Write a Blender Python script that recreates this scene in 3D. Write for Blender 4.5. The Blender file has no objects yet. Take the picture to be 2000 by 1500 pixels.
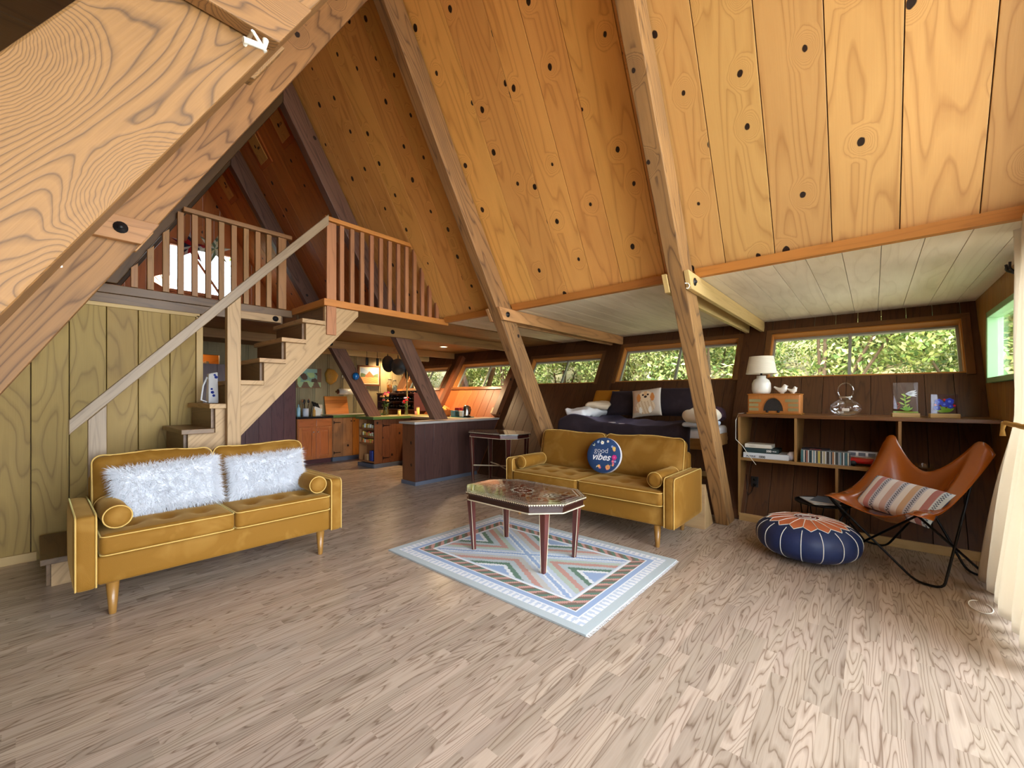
import bpy, bmesh, math, random
import numpy as np
from mathutils import Vector, Matrix
PI = math.pi
C = bpy.context.scene.collection
S = bpy.context.scene
# ------------------------------------------------------------------ camera, sky, sun, large lights, exposure
F, YAW, YH, H = 809.2, math.radians(41.08), 775.0, 1.30
cam = bpy.data.cameras.new('camera'); camo = bpy.data.objects.new('camera', cam); C.objects.link(camo)
camo.location = (0, 0, H); camo.rotation_euler = (PI/2, 0, -(PI/2-YAW))
cam.sensor_width = 36; cam.lens = F/2000*36; cam.shift_y = 25/2000; cam.clip_start = .02; cam.clip_end = 300
S.camera = camo
S.view_settings.view_transform = 'Standard'; S.view_settings.look = 'None'
S.view_settings.gamma = 1; S.view_settings.use_curve_mapping = False
S.view_settings.exposure = 0.35
W = bpy.data.worlds.new('sky'); S.world = W; W.use_nodes = True
wn = W.node_tree; bg = wn.nodes['Background']
bg.inputs['Color'].default_value = (.80, .90, 1.0, 1); bg.inputs['Strength'].default_value = 6.2

def lamp(name, kind, loc, rot, energy, color=(1, 1, 1), **kw):
    l = bpy.data.lights.new(name, kind); o = bpy.data.objects.new(name, l); C.objects.link(o)
    o.location = loc; o.rotation_euler = rot; l.energy = energy; l.color = color
    for a, b in kw.items(): setattr(l, a, b)
    return o
sun = lamp('sun', 'SUN', (0, 0, 20), (0, 0, 0), 7.0, (1, .95, .85), angle=.02)
sun.rotation_euler = Vector((.62, -.14, -.75)).to_track_quat('-Z', 'Y').to_euler()
# added fill light well outside the glazed front gable, boosts daylight indoors
lamp('front_fill_area', 'AREA', (2.0, -3.6, 2.5), (PI/2, 0, 0), 1080, (.84, .93, 1), shape='RECTANGLE', size=9.5, size_y=5.2)

# ------------------------------------------------------------------ geometry helpers
K = .585
cy, sy = math.cos(YAW), math.sin(YAW)
def ray(u, v):
    a = (u-1000)/F; b = -(v-YH)/F
    return Vector((cy+a*sy, sy-a*cy, b))
def at(u, v, n, d):                    # the point of the plane n.p = d seen at a place of the photograph
    r = ray(u, v); n = Vector(n); o = Vector((0, 0, H))
    return o + r*((d-n.dot(o))/n.dot(r))
def atY(u, v, y): return at(u, v, (0, 1, 0), y)
def atX(u, v, x): return at(u, v, (1, 0, 0), x)
def atZ(u, v, z=0): return at(u, v, (0, 0, 1), z)
def atW(u, v, x0=4.9): return at(u, v, (1, 0, -K), x0)
def atR(u, v, x0=4.86): return at(u, v, (1, 0, K), x0)

def lin(c):
    return tuple(((x/255)/12.92 if x/255 <= .04045 else ((x/255+.055)/1.055)**2.4) for x in c[:3])
class MB:
    """collects faces; build() links them as ONE mesh object"""
    def __init__(s):
        s.v = []; s.f = []; s.uv = []; s.r = []; s.c = []; s.m = []; s.sm = []
        s.rnd = random.Random(len(bpy.data.meshes)*7+3); s.col = (1, 1, 1); s.mi = 0
    def face(s, pts, uvs=None, r=None, col=None, sm=False, mi=None):
        i = len(s.v); s.v += [tuple(p) for p in pts]; s.f.append(tuple(range(i, i+len(pts))))
        s.uv.append(uvs or [(0, 0)]*len(pts)); s.r.append(0 if r is None else r)
        s.c.append(col or s.col); s.m.append(s.mi if mi is None else mi); s.sm.append(sm)
    def pface(s, pts, g, r=0, **kw):   # planar face, uv in metres, u along g
        p = [Vector(q) for q in pts]
        n = Vector((0, 0, 0))
        for a in range(1, len(p)-1): n += (p[a]-p[0]).cross(p[a+1]-p[0])
        if n.length < 1e-12: return
        n.normalize(); g = Vector(g); gu = g-n*g.dot(n)
        if gu.length < .2*g.length:
            gu = n.orthogonal()
        gu.normalize(); w = n.cross(gu)
        s.face(pts, [(q.dot(gu), q.dot(w)) for q in p], r, **kw)
    def hexa(s, P, g=None, r=None, **kw):   # 8 corners: bottom 0-3 ccw, top 4-7
        P = [Vector(p) for p in P]
        if g is None:
            e = [P[1]-P[0], P[3]-P[0], P[4]-P[0]]; g = max(e, key=lambda q: q.length)
        r = s.rnd.random() if r is None else r
        for q in ((3, 2, 1, 0), (4, 5, 6, 7), (0, 1, 5, 4), (1, 2, 6, 5), (2, 3, 7, 6), (3, 0, 4, 7)):
            s.pface([P[i] for i in q], g, r, **kw)
    def box(s, a, b, g=None, r=None, **kw):
        x0, y0, z0 = [min(a[i], b[i]) for i in range(3)]; x1, y1, z1 = [max(a[i], b[i]) for i in range(3)]
        s.hexa([(x0, y0, z0), (x1, y0, z0), (x1, y1, z0), (x0, y1, z0), (x0, y0, z1), (x1, y0, z1), (x1, y1, z1), (x0, y1, z1)], g, r, **kw)
        return s
    def cbox(s, c, d, **kw):
        return s.box([c[i]-d[i]/2 for i in range(3)], [c[i]+d[i]/2 for i in range(3)], **kw)
    def obox(s, c, ax, ay, az, **kw):  # centre and three half-axis vectors
        c, ax, ay, az = map(Vector, (c, ax, ay, az))
        s.hexa([c-ax-ay-az, c+ax-ay-az, c+ax+ay-az, c-ax+ay-az, c-ax-ay+az, c+ax-ay+az, c+ax+ay+az, c-ax+ay+az], **kw)
    def prism(s, poly, e, g=None, r=None, **kw):   # polygon (3d pts) extruded by vector e
        P = [Vector(p) for p in poly]; e = Vector(e); r = s.rnd.random() if r is None else r
        g = g or (P[1]-P[0])
        n = Vector((0, 0, 0))
        for a in range(1, len(P)-1): n += (P[a]-P[0]).cross(P[a+1]-P[0])
        if n.dot(e) > 0: P = P[::-1]
        s.pface(P, g, r, **kw); s.pface([p+e for p in P[::-1]], g, r, **kw)
        for i in range(len(P)):
            a, b = P[i], P[(i+1) % len(P)]
            s.pface([b, a, a+e, b+e], g, r, **kw)
    def grid(s, fn, nu, nv, closed_u=False, closed_v=False, sm=True, r=0, flip=False, colfn=None, mi=None):
        i0 = len(s.v); mu = nu if closed_u else nu+1; mv = nv if closed_v else nv+1
        for a in range(mu):
            for b in range(mv): s.v.append(tuple(fn(a/nu, b/nv)))
        for a in range(nu):
            for b in range(nv):
                q = [(a, b), ((a+1) % mu, b), ((a+1) % mu, (b+1) % mv), (a, (b+1) % mv)]
                uv = [(a/nu, b/nv), ((a+1)/nu, b/nv), ((a+1)/nu, (b+1)/nv), (a/nu, (b+1)/nv)]
                if flip: q = q[::-1]; uv = uv[::-1]
                s.f.append(tuple(i0+x*mv+y for x, y in q)); s.uv.append(uv); s.r.append(r)
                s.c.append(colfn((a+.5)/nu, (b+.5)/nv) if colfn else s.col); s.m.append(s.mi if mi is None else mi); s.sm.append(sm)
    def tube(s, pts, rad, n=8, closed=False, caps=True, **kw):
        P = [Vector(p) for p in pts]; N = len(P)
        R = rad if isinstance(rad, (list, tuple)) else [rad]*N
        T = []
        for i in range(N):
            a = P[(i-1) % N] if (closed or i > 0) else P[i]; b = P[(i+1) % N] if (closed or i < N-1) else P[i]
            t = (b-a); T.append(t.normalized() if t.length > 1e-9 else Vector((0, 0, 1)))
        nrm = T[0].orthogonal().normalized(); fr = []
        for i in range(N):
            nrm = nrm-T[i]*nrm.dot(T[i])
            nrm = nrm.normalized() if nrm.length > 1e-6 else T[i].orthogonal().normalized()
            fr.append((nrm.copy(), T[i].cross(nrm)))
        def fn(u, v):
            i = int(round(u*(N if closed else N-1))) % N; a = v*2*PI
            return P[i]+R[i]*(fr[i][0]*math.cos(a)+fr[i][1]*math.sin(a))
        s.grid(fn, N if closed else N-1, n, closed_u=closed, closed_v=True, **kw)
        if caps and not closed:
            for i, fl in ((0, 1), (N-1, 0)):
                ring = [P[i]+R[i]*(fr[i][0]*math.cos(2*PI*j/n)+fr[i][1]*math.sin(2*PI*j/n)) for j in range(n)]
                if fl: ring = ring[::-1]
                s.face(ring, None, 0)
    def lathe(s, prof, c=(0, 0, 0), n=24, axis='z', **kw):   # prof: list of (r, h)
        c = Vector(c); N = len(prof)
        def fn(u, v):
            r, h = prof[int(round(u*(N-1)))]; a = v*2*PI
            if axis == 'z': return c+Vector((r*math.cos(a), r*math.sin(a), h))
            if axis == 'y': return c+Vector((r*math.sin(a), h, r*math.cos(a)))
            return c+Vector((h, r*math.cos(a), r*math.sin(a)))
        s.grid(fn, N-1, n, closed_v=True, flip=True, **kw)
    def ell(s, c, r, n=16, **kw):
        c = Vector(c); r = (r, r, r) if not isinstance(r, (tuple, list)) else r
        s.grid(lambda u, v: c+Vector((r[0]*math.sin(PI*u)*math.cos(2*PI*v), r[1]*math.sin(PI*u)*math.sin(2*PI*v), r[2]*math.cos(PI*u))), max(6, n//2), n, closed_v=True, flip=False, **kw)
    def rbox(s, c, d, rad, n=6, puff=(0, 0, 0), dimple=None, M=None, mod=None, **kw):
        """rounded box centre c, full dims d; puff bulges each face; dimple: list of (x,y,depth,radius) on the top"""
        c = Vector(c); hx = [q/2 for q in d]; rad = min(rad, min(hx)*.98)
        inner = [h-rad for h in hx]
        def t2(t, i):       # more samples near the rounded ends
            return math.sin(t*PI/2)*.35*0+t
        def P(q):
            w = [q[i]*hx[i] for i in range(3)]
            cl = [max(-inner[i], min(inner[i], w[i])) for i in range(3)]
            dv = Vector([w[i]-cl[i] for i in range(3)])
            if dv.length > 1e-9: dv = dv.normalized()*rad
            p = Vector(cl)+dv
            for i in range(3):
                j, k = (i+1) % 3, (i+2) % 3
                f = max(0, 1-(p[j]/hx[j])**2)*max(0, 1-(p[k]/hx[k])**2)
                p[i] += puff[i]*f*max(-1, min(1, p[i]/hx[i]))
            if dimple and q[2] > .5:
                for (x, y, dd, rr) in dimple:
                    p.z -= dd*math.exp(-((p.x-x)**2+(p.y-y)**2)/rr**2)
            if mod: p = mod(p)
            p = p+c
            return M @ p if M else p
        def smap(t, i):     # spend some samples in the corner radius
            t = t*2-1; e = 1-rad/hx[i]*1.0
            m = .6
            if abs(t) < m: return t/m*e
            return math.copysign(e+(abs(t)-m)/(1-m)*(1-e), t)
        for ax in range(3):
            for sg in (-1, 1):
                j, k = (ax+1) % 3, (ax+2) % 3
                def fn(u, v):
                    q = [0, 0, 0]; q[ax] = sg; q[j] = smap(u, j); q[k] = smap(v, k)
                    return P(q)
                nn = n if isinstance(n, int) else n[ax]
                s.grid(fn, nn, nn, flip=(sg < 0), **kw)
    def cells(s, o, ux, vy, nu, nv, fn, **kw):  # flat coloured cells; fn(u,v)->colour or None
        o, ux, vy = map(Vector, (o, ux, vy))
        for a in range(nu):
            for b in range(nv):
                c = fn((a+.5)/nu, (b+.5)/nv)
                if c is None: continue
                q = [o+ux*((a+x)/nu)+vy*((b+y)/nv) for x, y in ((0, 0), (1, 0), (1, 1), (0, 1))]
                s.face(q, None, 0, col=c, **kw)
    def text(s, body, size, o, ux, uy, depth=.001, font_shear=0, align='CENTER', bold=0, **kw):
        cu = bpy.data.curves.new('t', 'FONT'); cu.body = body; cu.size = size; cu.align_x = align; cu.align_y = 'CENTER'
        cu.shear = font_shear; cu.offset = bold; cu.extrude = depth/2
        ob = bpy.data.objects.new('t', cu); C.objects.link(ob)
        dg = bpy.context.evaluated_depsgraph_get(); me = bpy.data.meshes.new_from_object(ob.evaluated_get(dg))
        o, ux, uy = Vector(o), Vector(ux).normalized(), Vector(uy).normalized(); w = ux.cross(uy)
        vs = [o+ux*v.co.x+uy*v.co.y+w*(v.co.z+depth/2) for v in me.vertices]
        for p in me.polygons: s.face([vs[i] for i in p.vertices], None, 0, **kw)
        bpy.data.objects.remove(ob); bpy.data.meshes.remove(me); bpy.data.curves.remove(cu)
    def xf(s, M, i0=0):
        for i in range(i0, len(s.v)): s.v[i] = tuple(M @ Vector(s.v[i]))
        return s
    def build(s, name, mats, parent=None, bevel=0, merge=True, kind=None, subsurf=0):
        me = bpy.data.meshes.new(name)
        me.from_pydata(s.v, [], s.f)
        n = len(s.f)
        uvl = me.uv_layers.new(name='UVMap'); flat = []
        for u in s.uv:
            for p in u: flat += p
        uvl.data.foreach_set('uv', flat)
        a = me.attributes.new('rnd', 'FLOAT', 'FACE'); a.data.foreach_set('value', s.r)
        if any(c != (1, 1, 1) for c in s.c):
            a = me.attributes.new('col', 'FLOAT_COLOR', 'FACE'); cc = []
            for c in s.c: cc += [*lin(c), 1] if max(c) > 1.01 else [*c, 1]
            a.data.foreach_set('color', cc)
        me.polygons.foreach_set('use_smooth', s.sm)
        me.polygons.foreach_set('material_index', s.m)
        for m in (mats if isinstance(mats, (list, tuple)) else [mats]): me.materials.append(m)
        if merge:
            b = bmesh.new(); b.from_mesh(me); bmesh.ops.remove_doubles(b, verts=b.verts, dist=1e-5); b.to_mesh(me); b.free()
        me.update()
        o = bpy.data.objects.new(name, me); C.objects.link(o)
        if parent: o.parent = parent
        if bevel:
            bv = o.modifiers.new('bevel', 'BEVEL'); bv.width = bevel; bv.segments = 2; bv.limit_method = 'ANGLE'; bv.angle_limit = math.radians(40)
        if subsurf:
            sb = o.modifiers.new('sub', 'SUBSURF'); sb.levels = subsurf; sb.render_levels = subsurf
        if kind: o['kind'] = kind
        return o
def tag(o, label, cat, group=None):
    o['label'] = label; o['category'] = cat
    if group: o['group'] = group
    return o
def thing(name, label, cat, loc=(0, 0, 0), rz=0, group=None, rot=None):
    o = bpy.data.objects.new(name, None); C.objects.link(o); o.empty_display_size = .05
    o.location = loc; o.rotation_euler = rot or (0, 0, rz)
    return tag(o, label, cat, group)
def copy_tree(o, loc=None, rz=None, label=None, parent=None, rot=None):
    c = o.copy(); C.objects.link(c)
    if parent: c.parent = parent
    if loc is not None: c.location = loc
    if rz is not None: c.rotation_euler = (0, 0, rz)
    if rot is not None: c.rotation_euler = rot
    if label: c['label'] = label
    for ch in list(o.children): copy_tree(ch, parent=c)
    return c
def ptag(o, label): o['label'] = label; return o

# ------------------------------------------------------------------ materials
class NT:
    def __init__(s, name):
        s.m = bpy.data.materials.new(name); s.m.use_nodes = True; s.t = s.m.node_tree
        s.p = s.t.nodes['Principled BSDF']; s.out = s.t.nodes['Material Output']
    def n(s, ty, **kw):
        x = s.t.nodes.new(ty)
        for a, b in kw.items(): setattr(x, a, b)
        return x
    def l(s, a, b): s.t.links.new(a, b)
    def math(s, op, a, b=None, c=None, clamp=False):
        x = s.n('ShaderNodeMath', operation=op, use_clamp=clamp)
        for i, v in enumerate((a, b, c)):
            if v is None: continue
            if isinstance(v, (int, float)): x.inputs[i].default_value = v
            else: s.l(v, x.inputs[i])
        return x.outputs[0]
    def mix(s, f, a, b, blend='MIX'):
        x = s.n('ShaderNodeMix', data_type='RGBA', blend_type=blend)
        for sock, v in ((x.inputs[0], f), (x.inputs[6], a), (x.inputs[7], b)):
            if isinstance(v, (int, float)): sock.default_value = v
            elif isinstance(v, tuple): sock.default_value = (*v[:3], 1)
            else: s.l(v, sock)
        return x.outputs[2]
    def ramp(s, f, stops):
        x = s.n('ShaderNodeValToRGB'); cr = x.color_ramp
        while len(cr.elements) < len(stops): cr.elements.new(.5)
        for e, (p, c) in zip(cr.elements, stops):
            e.position = p; e.color = (*c, 1) if len(c) == 3 else c
        s.l(f, x.inputs[0]); return x.outputs[0]
    def noise(s, vec, scale=5, detail=3, rough=.5, dist=0, dim='3D'):
        x = s.n('ShaderNodeTexNoise', noise_dimensions=dim); x.inputs['Scale'].default_value = scale
        x.inputs['Detail'].default_value = detail; x.inputs['Roughness'].default_value = rough; x.inputs['Distortion'].default_value = dist
        if vec is not None: s.l(vec, x.inputs['Vector'])
        return x.outputs[0]
    def vmul(s, vec, m):
        x = s.n('ShaderNodeVectorMath', operation='MULTIPLY'); s.l(vec, x.inputs[0]); x.inputs[1].default_value = m; return x.outputs[0]
    def attr(s, name):
        return s.n('ShaderNodeAttribute', attribute_name=name)
    def bump(s, h, st=.2, dist=.01):
        b = s.n('ShaderNodeBump'); b.inputs['Strength'].default_value = st; b.inputs['Distance'].default_value = dist
        s.l(h, b.inputs['Height']); s.l(b.outputs[0], s.p.inputs['Normal'])

def wood(name, light, dark, su=.7, sv=5.5, rings=9, contrast=.6, rough=.5, var=.25, knots=0, kden=.35, kcol=(38, 22, 14), stain=.25, coat=0, fine=.35, hue=0, spec=.4, bumps=.15, stain_c=None, kr=(.016, .016), kf=.125):
    t = NT(name); light, dark, kcol = lin(light), lin(dark), lin(kcol)
    uv = t.n('ShaderNodeUVMap', uv_map='UVMap').outputs[0]; r = t.attr('rnd').outputs['Fac']
    cb = t.n('ShaderNodeCombineXYZ'); t.l(t.math('MULTIPLY', r, 71.3), cb.inputs[0]); t.l(t.math('MULTIPLY', r, 37.7), cb.inputs[1]); t.l(t.math('MULTIPLY', r, 93.1), cb.inputs[2])
    ad = t.n('ShaderNodeVectorMath', operation='ADD'); t.l(uv, ad.inputs[0]); t.l(cb.outputs[0], ad.inputs[1]); P = ad.outputs[0]
    n = t.noise(t.vmul(P, (su, sv, 1)), 1, 1.5, .4, .15)
    n2 = t.noise(t.vmul(P, (su*3, sv*2.5, 1)), 1, 2, .5)
    n = t.math('ADD', n, t.math('MULTIPLY', n2, .06))
    km = None
    if knots:
        vo = t.n('ShaderNodeTexVoronoi', voronoi_dimensions='2D'); vo.inputs['Scale'].default_value = 1
        t.l(t.vmul(P, (knots, knots*1.25, 1)), vo.inputs['Vector'])
        vo.inputs['Randomness'].default_value = .62
        d = t.math('DIVIDE', vo.outputs['Distance'], knots)
        d = t.math('ADD', d, t.math('MULTIPLY', t.math('SUBTRACT', t.noise(t.vmul(P, (14, 22, 1)), 1, 2), .5), .022), None)
        sx = t.n('ShaderNodeSeparateColor'); t.l(vo.outputs['Color'], sx.inputs[0])
        act = t.math('LESS_THAN', sx.outputs[0], kden)
        rad = t.math('MULTIPLY_ADD', sx.outputs[1], kr[1], kr[0])
        infl = t.math('SUBTRACT', 1, t.math('DIVIDE', d, kf), None, True); infl = t.math('MULTIPLY', t.math('MULTIPLY', infl, infl), act)
        n = t.math('ADD', n, t.math('MULTIPLY', infl, .9))
        km = t.math('MULTIPLY', t.math('SUBTRACT', 1, t.math('SMOOTHSTEP', t.math('MULTIPLY', rad, .8), t.math('MULTIPLY', rad, 1.15), d) if False else t.math('MULTIPLY', t.math('SUBTRACT', d, t.math('MULTIPLY', rad, .8)), 220, None, True)), act, None, True)
    fr = t.math('FRACT', t.math('MULTIPLY', n, rings))
    lines = t.ramp(fr, [(0, (0, 0, 0)), (.12, (.85,)*3), (.6, (1,)*3), (.9, (.55,)*3), (1, (0, 0, 0))])
    fg = t.noise(t.vmul(P, (4, 160, 1)), 1, 2, .6)
    f = t.math('MULTIPLY', t.math('SUBTRACT', 1, lines), contrast)
    f = t.math('ADD', f, t.math('MULTIPLY', t.math('SUBTRACT', fg, .5), fine), None, True)
    col = t.mix(f, light, dark)
    st = t.noise(t.vmul(P, (1.3, 4, 1)), 1, 3, .55)
    stm = t.math('MULTIPLY', t.math('SUBTRACT', st, .42), 2.2*stain, None, True)
    col = t.mix(stm, col, lin(stain_c) if stain_c else tuple(q*.8 for q in dark))
    hv = t.n('ShaderNodeHueSaturation'); t.l(col, hv.inputs['Color'])
    r2 = t.math('FRACT', t.math('MULTIPLY', r, 17.31))
    t.l(t.math('MULTIPLY_ADD', r2, var*2, 1-var), hv.inputs['Value'])
    t.l(t.math('MULTIPLY_ADD', t.math('FRACT', t.math('MULTIPLY', r, 7.77)), .008+hue, .496-hue/2), hv.inputs['Hue'])
    col = hv.outputs[0]
    if km is not None: col = t.mix(km, col, kcol)
    t.l(col, t.p.inputs['Base Color'])
    t.p.inputs['Roughness'].default_value = rough; t.p.inputs['Specular IOR Level'].default_value = spec
    if coat: t.p.inputs['Coat Weight'].default_value = coat; t.p.inputs['Coat Roughness'].default_value = .15
    if bumps: t.bump(t.math('MULTIPLY_ADD', lines, .6, fg), bumps, .003)
    return t.m
def plain(name, c, rough=.5, metal=0, spec=.5, coat=0, sheen=0, trans=0, alpha=1, emit=None, est=0, noise=0, nscale=40, bump=0, ior=1.45):
    t = NT(name); c = lin(c); p = t.p
    p.inputs['Base Color'].default_value = (*c, 1); p.inputs['Roughness'].default_value = rough; p.inputs['Metallic'].default_value = metal
    p.inputs['Specular IOR Level'].default_value = spec; p.inputs['IOR'].default_value = ior
    if coat: p.inputs['Coat Weight'].default_value = coat; p.inputs['Coat Roughness'].default_value = .06
    if sheen: p.inputs['Sheen Weight'].default_value = sheen; p.inputs['Sheen Roughness'].default_value = .4; p.inputs['Sheen Tint'].default_value = (*[min(1, q*2+.2) for q in c], 1)
    if trans: p.inputs['Transmission Weight'].default_value = trans
    if emit: p.inputs['Emission Color'].default_value = (*lin(emit), 1); p.inputs['Emission Strength'].default_value = est
    g = t.n('ShaderNodeTexCoord').outputs['Object']
    nz = t.noise(g, nscale, 4, .6)
    if noise: t.l(t.mix(nz, tuple(q*(1-noise) for q in c), tuple(min(1, q*(1+noise)) for q in c)), p.inputs['Base Color'])
    if bump: t.bump(nz, bump, .004)
    return t.m
def velvet(name, c, c2, tint=(240, 200, 120), sheen=.8):
    t = NT(name); g = t.n('ShaderNodeTexCoord').outputs['Object']
    a = t.noise(g, 4.5, 3, .5, .6); b = t.noise(g, 300, 2, .5)
    f = t.math('MULTIPLY', t.math('SUBTRACT', a, .50), 3.2, None, True)
    t.l(t.mix(f, lin(c), lin(c2)), t.p.inputs['Base Color'])
    t.p.inputs['Roughness'].default_value = .75; t.p.inputs['Specular IOR Level'].default_value = .2
    t.p.inputs['Sheen Weight'].default_value = sheen; t.p.inputs['Sheen Roughness'].default_value = .35; t.p.inputs['Sheen Tint'].default_value = (*lin(tint), 1)
    t.bump(t.math('ADD', b, t.math('MULTIPLY', a, 2)), .25, .004); return t.m
def vcol(name, rough=.7, coat=0, spec=.4, bump=0, bscale=300, sheen=0):
    t = NT(name); t.l(t.attr('col').outputs['Color'], t.p.inputs['Base Color']); t.p.inputs['Roughness'].default_value = rough
    t.p.inputs['Specular IOR Level'].default_value = spec
    if coat: t.p.inputs['Coat Weight'].default_value = coat; t.p.inputs['Coat Roughness'].default_value = .04
    if sheen: t.p.inputs['Sheen Weight'].default_value = sheen
    if bump: t.bump(t.noise(t.n('ShaderNodeTexCoord').outputs['Object'], bscale, 2), bump, .003)
    return t.m
def glass(name, tint=(255, 255, 255), refl=.05, rough=0, fk=.55):
    t = NT(name); t.t.nodes.remove(t.p)
    tr = t.n('ShaderNodeBsdfTransparent'); tr.inputs[0].default_value = (*lin(tint), 1)
    gl = t.n('ShaderNodeBsdfGlossy'); gl.inputs['Roughness'].default_value = rough
    fr = t.n('ShaderNodeLayerWeight'); fr.inputs['Blend'].default_value = .35
    mx = t.n('ShaderNodeMixShader'); t.l(t.math('MULTIPLY_ADD', fr.outputs['Fresnel'], fk, refl, True), mx.inputs[0]); t.l(tr.outputs[0], mx.inputs[1]); t.l(gl.outputs[0], mx.inputs[2])
    t.l(mx.outputs[0], t.out.inputs[0]); return t.m

M = {}
M['roof'] = wood('honey_pine', (224, 166, 92), (158, 96, 38), su=.55, sv=4.2, rings=9, contrast=.42, rough=.42, var=.13, knots=2.7, kden=.62, stain=.22, fine=.22, stain_c=(150, 88, 34))
M['beam'] = wood('rough_beam', (168, 124, 76), (84, 58, 38), su=.5, sv=5, rings=17, contrast=.75, rough=.6, var=.12, knots=1.7, kden=.3, stain=.55, fine=.5, stain_c=(78, 62, 50))
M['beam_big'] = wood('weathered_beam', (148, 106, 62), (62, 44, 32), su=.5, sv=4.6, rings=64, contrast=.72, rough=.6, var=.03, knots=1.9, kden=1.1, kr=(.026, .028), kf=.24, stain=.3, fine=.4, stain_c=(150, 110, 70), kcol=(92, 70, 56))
M['joist'] = wood('joist_wood', (190, 140, 90), (112, 76, 46), rings=10, contrast=.5, var=.12, stain=.35, fine=.4)
M['white_ceil'] = wood('pale_ceiling_boards', (242, 228, 204), (190, 166, 128), su=.6, sv=5, rings=7, contrast=.22, rough=.6, var=.05, stain=.30, fine=.2, stain_c=(150, 124, 84))
M['loft_ceil'] = wood('loft_underside', (150, 108, 62), (94, 62, 34), su=.6, sv=4, rings=8, contrast=.45, var=.12, stain=.3)
M['dark_ceil'] = wood('dark_ceiling_boards', (96, 68, 38), (58, 38, 20), su=.6, sv=4, rings=8, contrast=.45, var=.12, stain=.3)
M['wall_dark'] = wood('dark_panelling', (92, 58, 34), (50, 28, 16), su=.8, sv=9, rings=9, contrast=.55, rough=.45, var=.14, stain=.3, fine=.5)
M['wall_orange'] = wood('orange_panelling', (176, 98, 50), (120, 62, 28), su=.8, sv=8, rings=7, contrast=.35, rough=.45, var=.1, stain=.2)
M['wall_front'] = wood('front_panelling', (160, 112, 52), (110, 70, 28), su=.8, sv=8, rings=7, contrast=.35, rough=.45, var=.1, stain=.2)
M['panel'] = wood('olive_plywood', (170, 140, 72), (106, 78, 32), su=.75, sv=3.2, rings=15, contrast=.5, rough=.55, var=.05, stain=.22, fine=.25, stain_c=(126, 98, 52))
M['green_wall'] = wood('grey_green_boards', (158, 144, 108), (120, 104, 70), su=.7, sv=6, rings=7, contrast=.3, rough=.55, var=.08, stain=.25)
M['purple'] = wood('mulberry_panelling', (92, 56, 56), (56, 30, 34), su=.8, sv=10, rings=8, contrast=.45, rough=.35, var=.08, stain=.3)
M['halfwall'] = wood('dark_counter_panelling', (88, 62, 56), (44, 30, 32), su=.8, sv=9, rings=10, contrast=.6, rough=.3, var=.08, stain=.3, fine=.6, spec=.6)
M['stair'] = wood('stair_fir', (182, 146, 104), (124, 92, 58), su=.7, sv=6, rings=16, contrast=.5, rough=.5, var=.06, stain=.2)
M['tread'] = wood('tread_wood', (122, 92, 62), (74, 52, 34), su=.8, sv=8, rings=9, contrast=.5, rough=.4, var=.1, stain=.3)
M['rail_tan'] = wood('tan_railing', (166, 120, 72), (104, 70, 40), su=1, sv=14, rings=6, contrast=.4, rough=.45, var=.12, stain=.3)
M['rail'] = wood('railing_wood', (168, 112, 74), (104, 64, 42), su=1, sv=14, rings=6, contrast=.4, rough=.45, var=.12, stain=.3)
M['handrail'] = wood('worn_handrail', (152, 128, 100), (98, 74, 52), su=1, sv=14, rings=6, contrast=.4, rough=.4, var=.05, stain=.4)
M['roof_pale'] = wood('pale_pine', (208, 160, 96), (154, 102, 50), su=.5, sv=3.8, rings=13, contrast=.5, rough=.42, var=.10, knots=2.5, kden=.6, stain=.16, fine=.22, stain_c=(160, 98, 42))
M['roof_orange'] = wood('orange_pine', (206, 126, 62), (146, 78, 30), su=.55, sv=4.2, rings=7, contrast=.42, rough=.42, var=.13, knots=2.7, kden=.5, stain=.25, fine=.22, stain_c=(130, 70, 28))
M['loft_orange'] = wood('loft_pine', (196, 112, 52), (138, 68, 26), su=.6, sv=5, rings=6, contrast=.35, rough=.45, var=.12, knots=3, kden=.4, stain=.25)
M['floor'] = wood('laminate_floor', (184, 165, 147), (104, 80, 62), su=1.15, sv=12, rings=14, contrast=.72, rough=.27, var=.15, stain=.12, fine=.42, spec=.55, bumps=.03, stain_c=(160, 124, 92))
M['trim'] = wood('orange_trim', (190, 124, 56), (140, 84, 32), su=1, sv=12, rings=5, contrast=.3, var=.06, stain=.15)
M['pale_trim'] = wood('pale_trim', (206, 174, 116), (160, 124, 76), su=1, sv=12, rings=5, contrast=.3, var=.05, stain=.15)
M['shelf'] = wood('shelf_walnut', (122, 78, 44), (72, 42, 24), su=.9, sv=10, rings=8, contrast=.45, rough=.28, var=.06, stain=.2, spec=.6)
M['shelf_pale'] = wood('shelf_edge', (160, 120, 70), (110, 76, 42), su=.9, sv=10, rings=8, contrast=.4, rough=.4, var=.06, stain=.2)
M['cherry'] = wood('cherry_cabinet', (178, 104, 56), (122, 64, 30), su=1, sv=9, rings=6, contrast=.35, rough=.3, var=.05, stain=.15, coat=.3)
M['knotty'] = wood('knotty_cabinet', (158, 108, 66), (104, 64, 38), su=.8, sv=7, rings=7, contrast=.4, rough=.45, var=.1, knots=3, kden=.3, stain=.25)
M['cab_orange'] = wood('amber_cabinet', (172, 108, 38), (120, 68, 22), su=.8, sv=7, rings=7, contrast=.4, rough=.45, var=.06, stain=.2)
M['brown_cab'] = wood('brown_cabinet', (120, 72, 44), (74, 42, 26), su=.8, sv=7, rings=7, contrast=.45, rough=.4, var=.1, knots=3, kden=.4, stain=.25)
M['ply'] = wood('bed_plywood', (196, 164, 118), (150, 116, 76), su=.7, sv=5, rings=6, contrast=.3, var=.04, stain=.15)
M['velvet'] = velvet('mustard_velvet', (134, 92, 28), (164, 122, 56), (226, 184, 112), .55)
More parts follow.
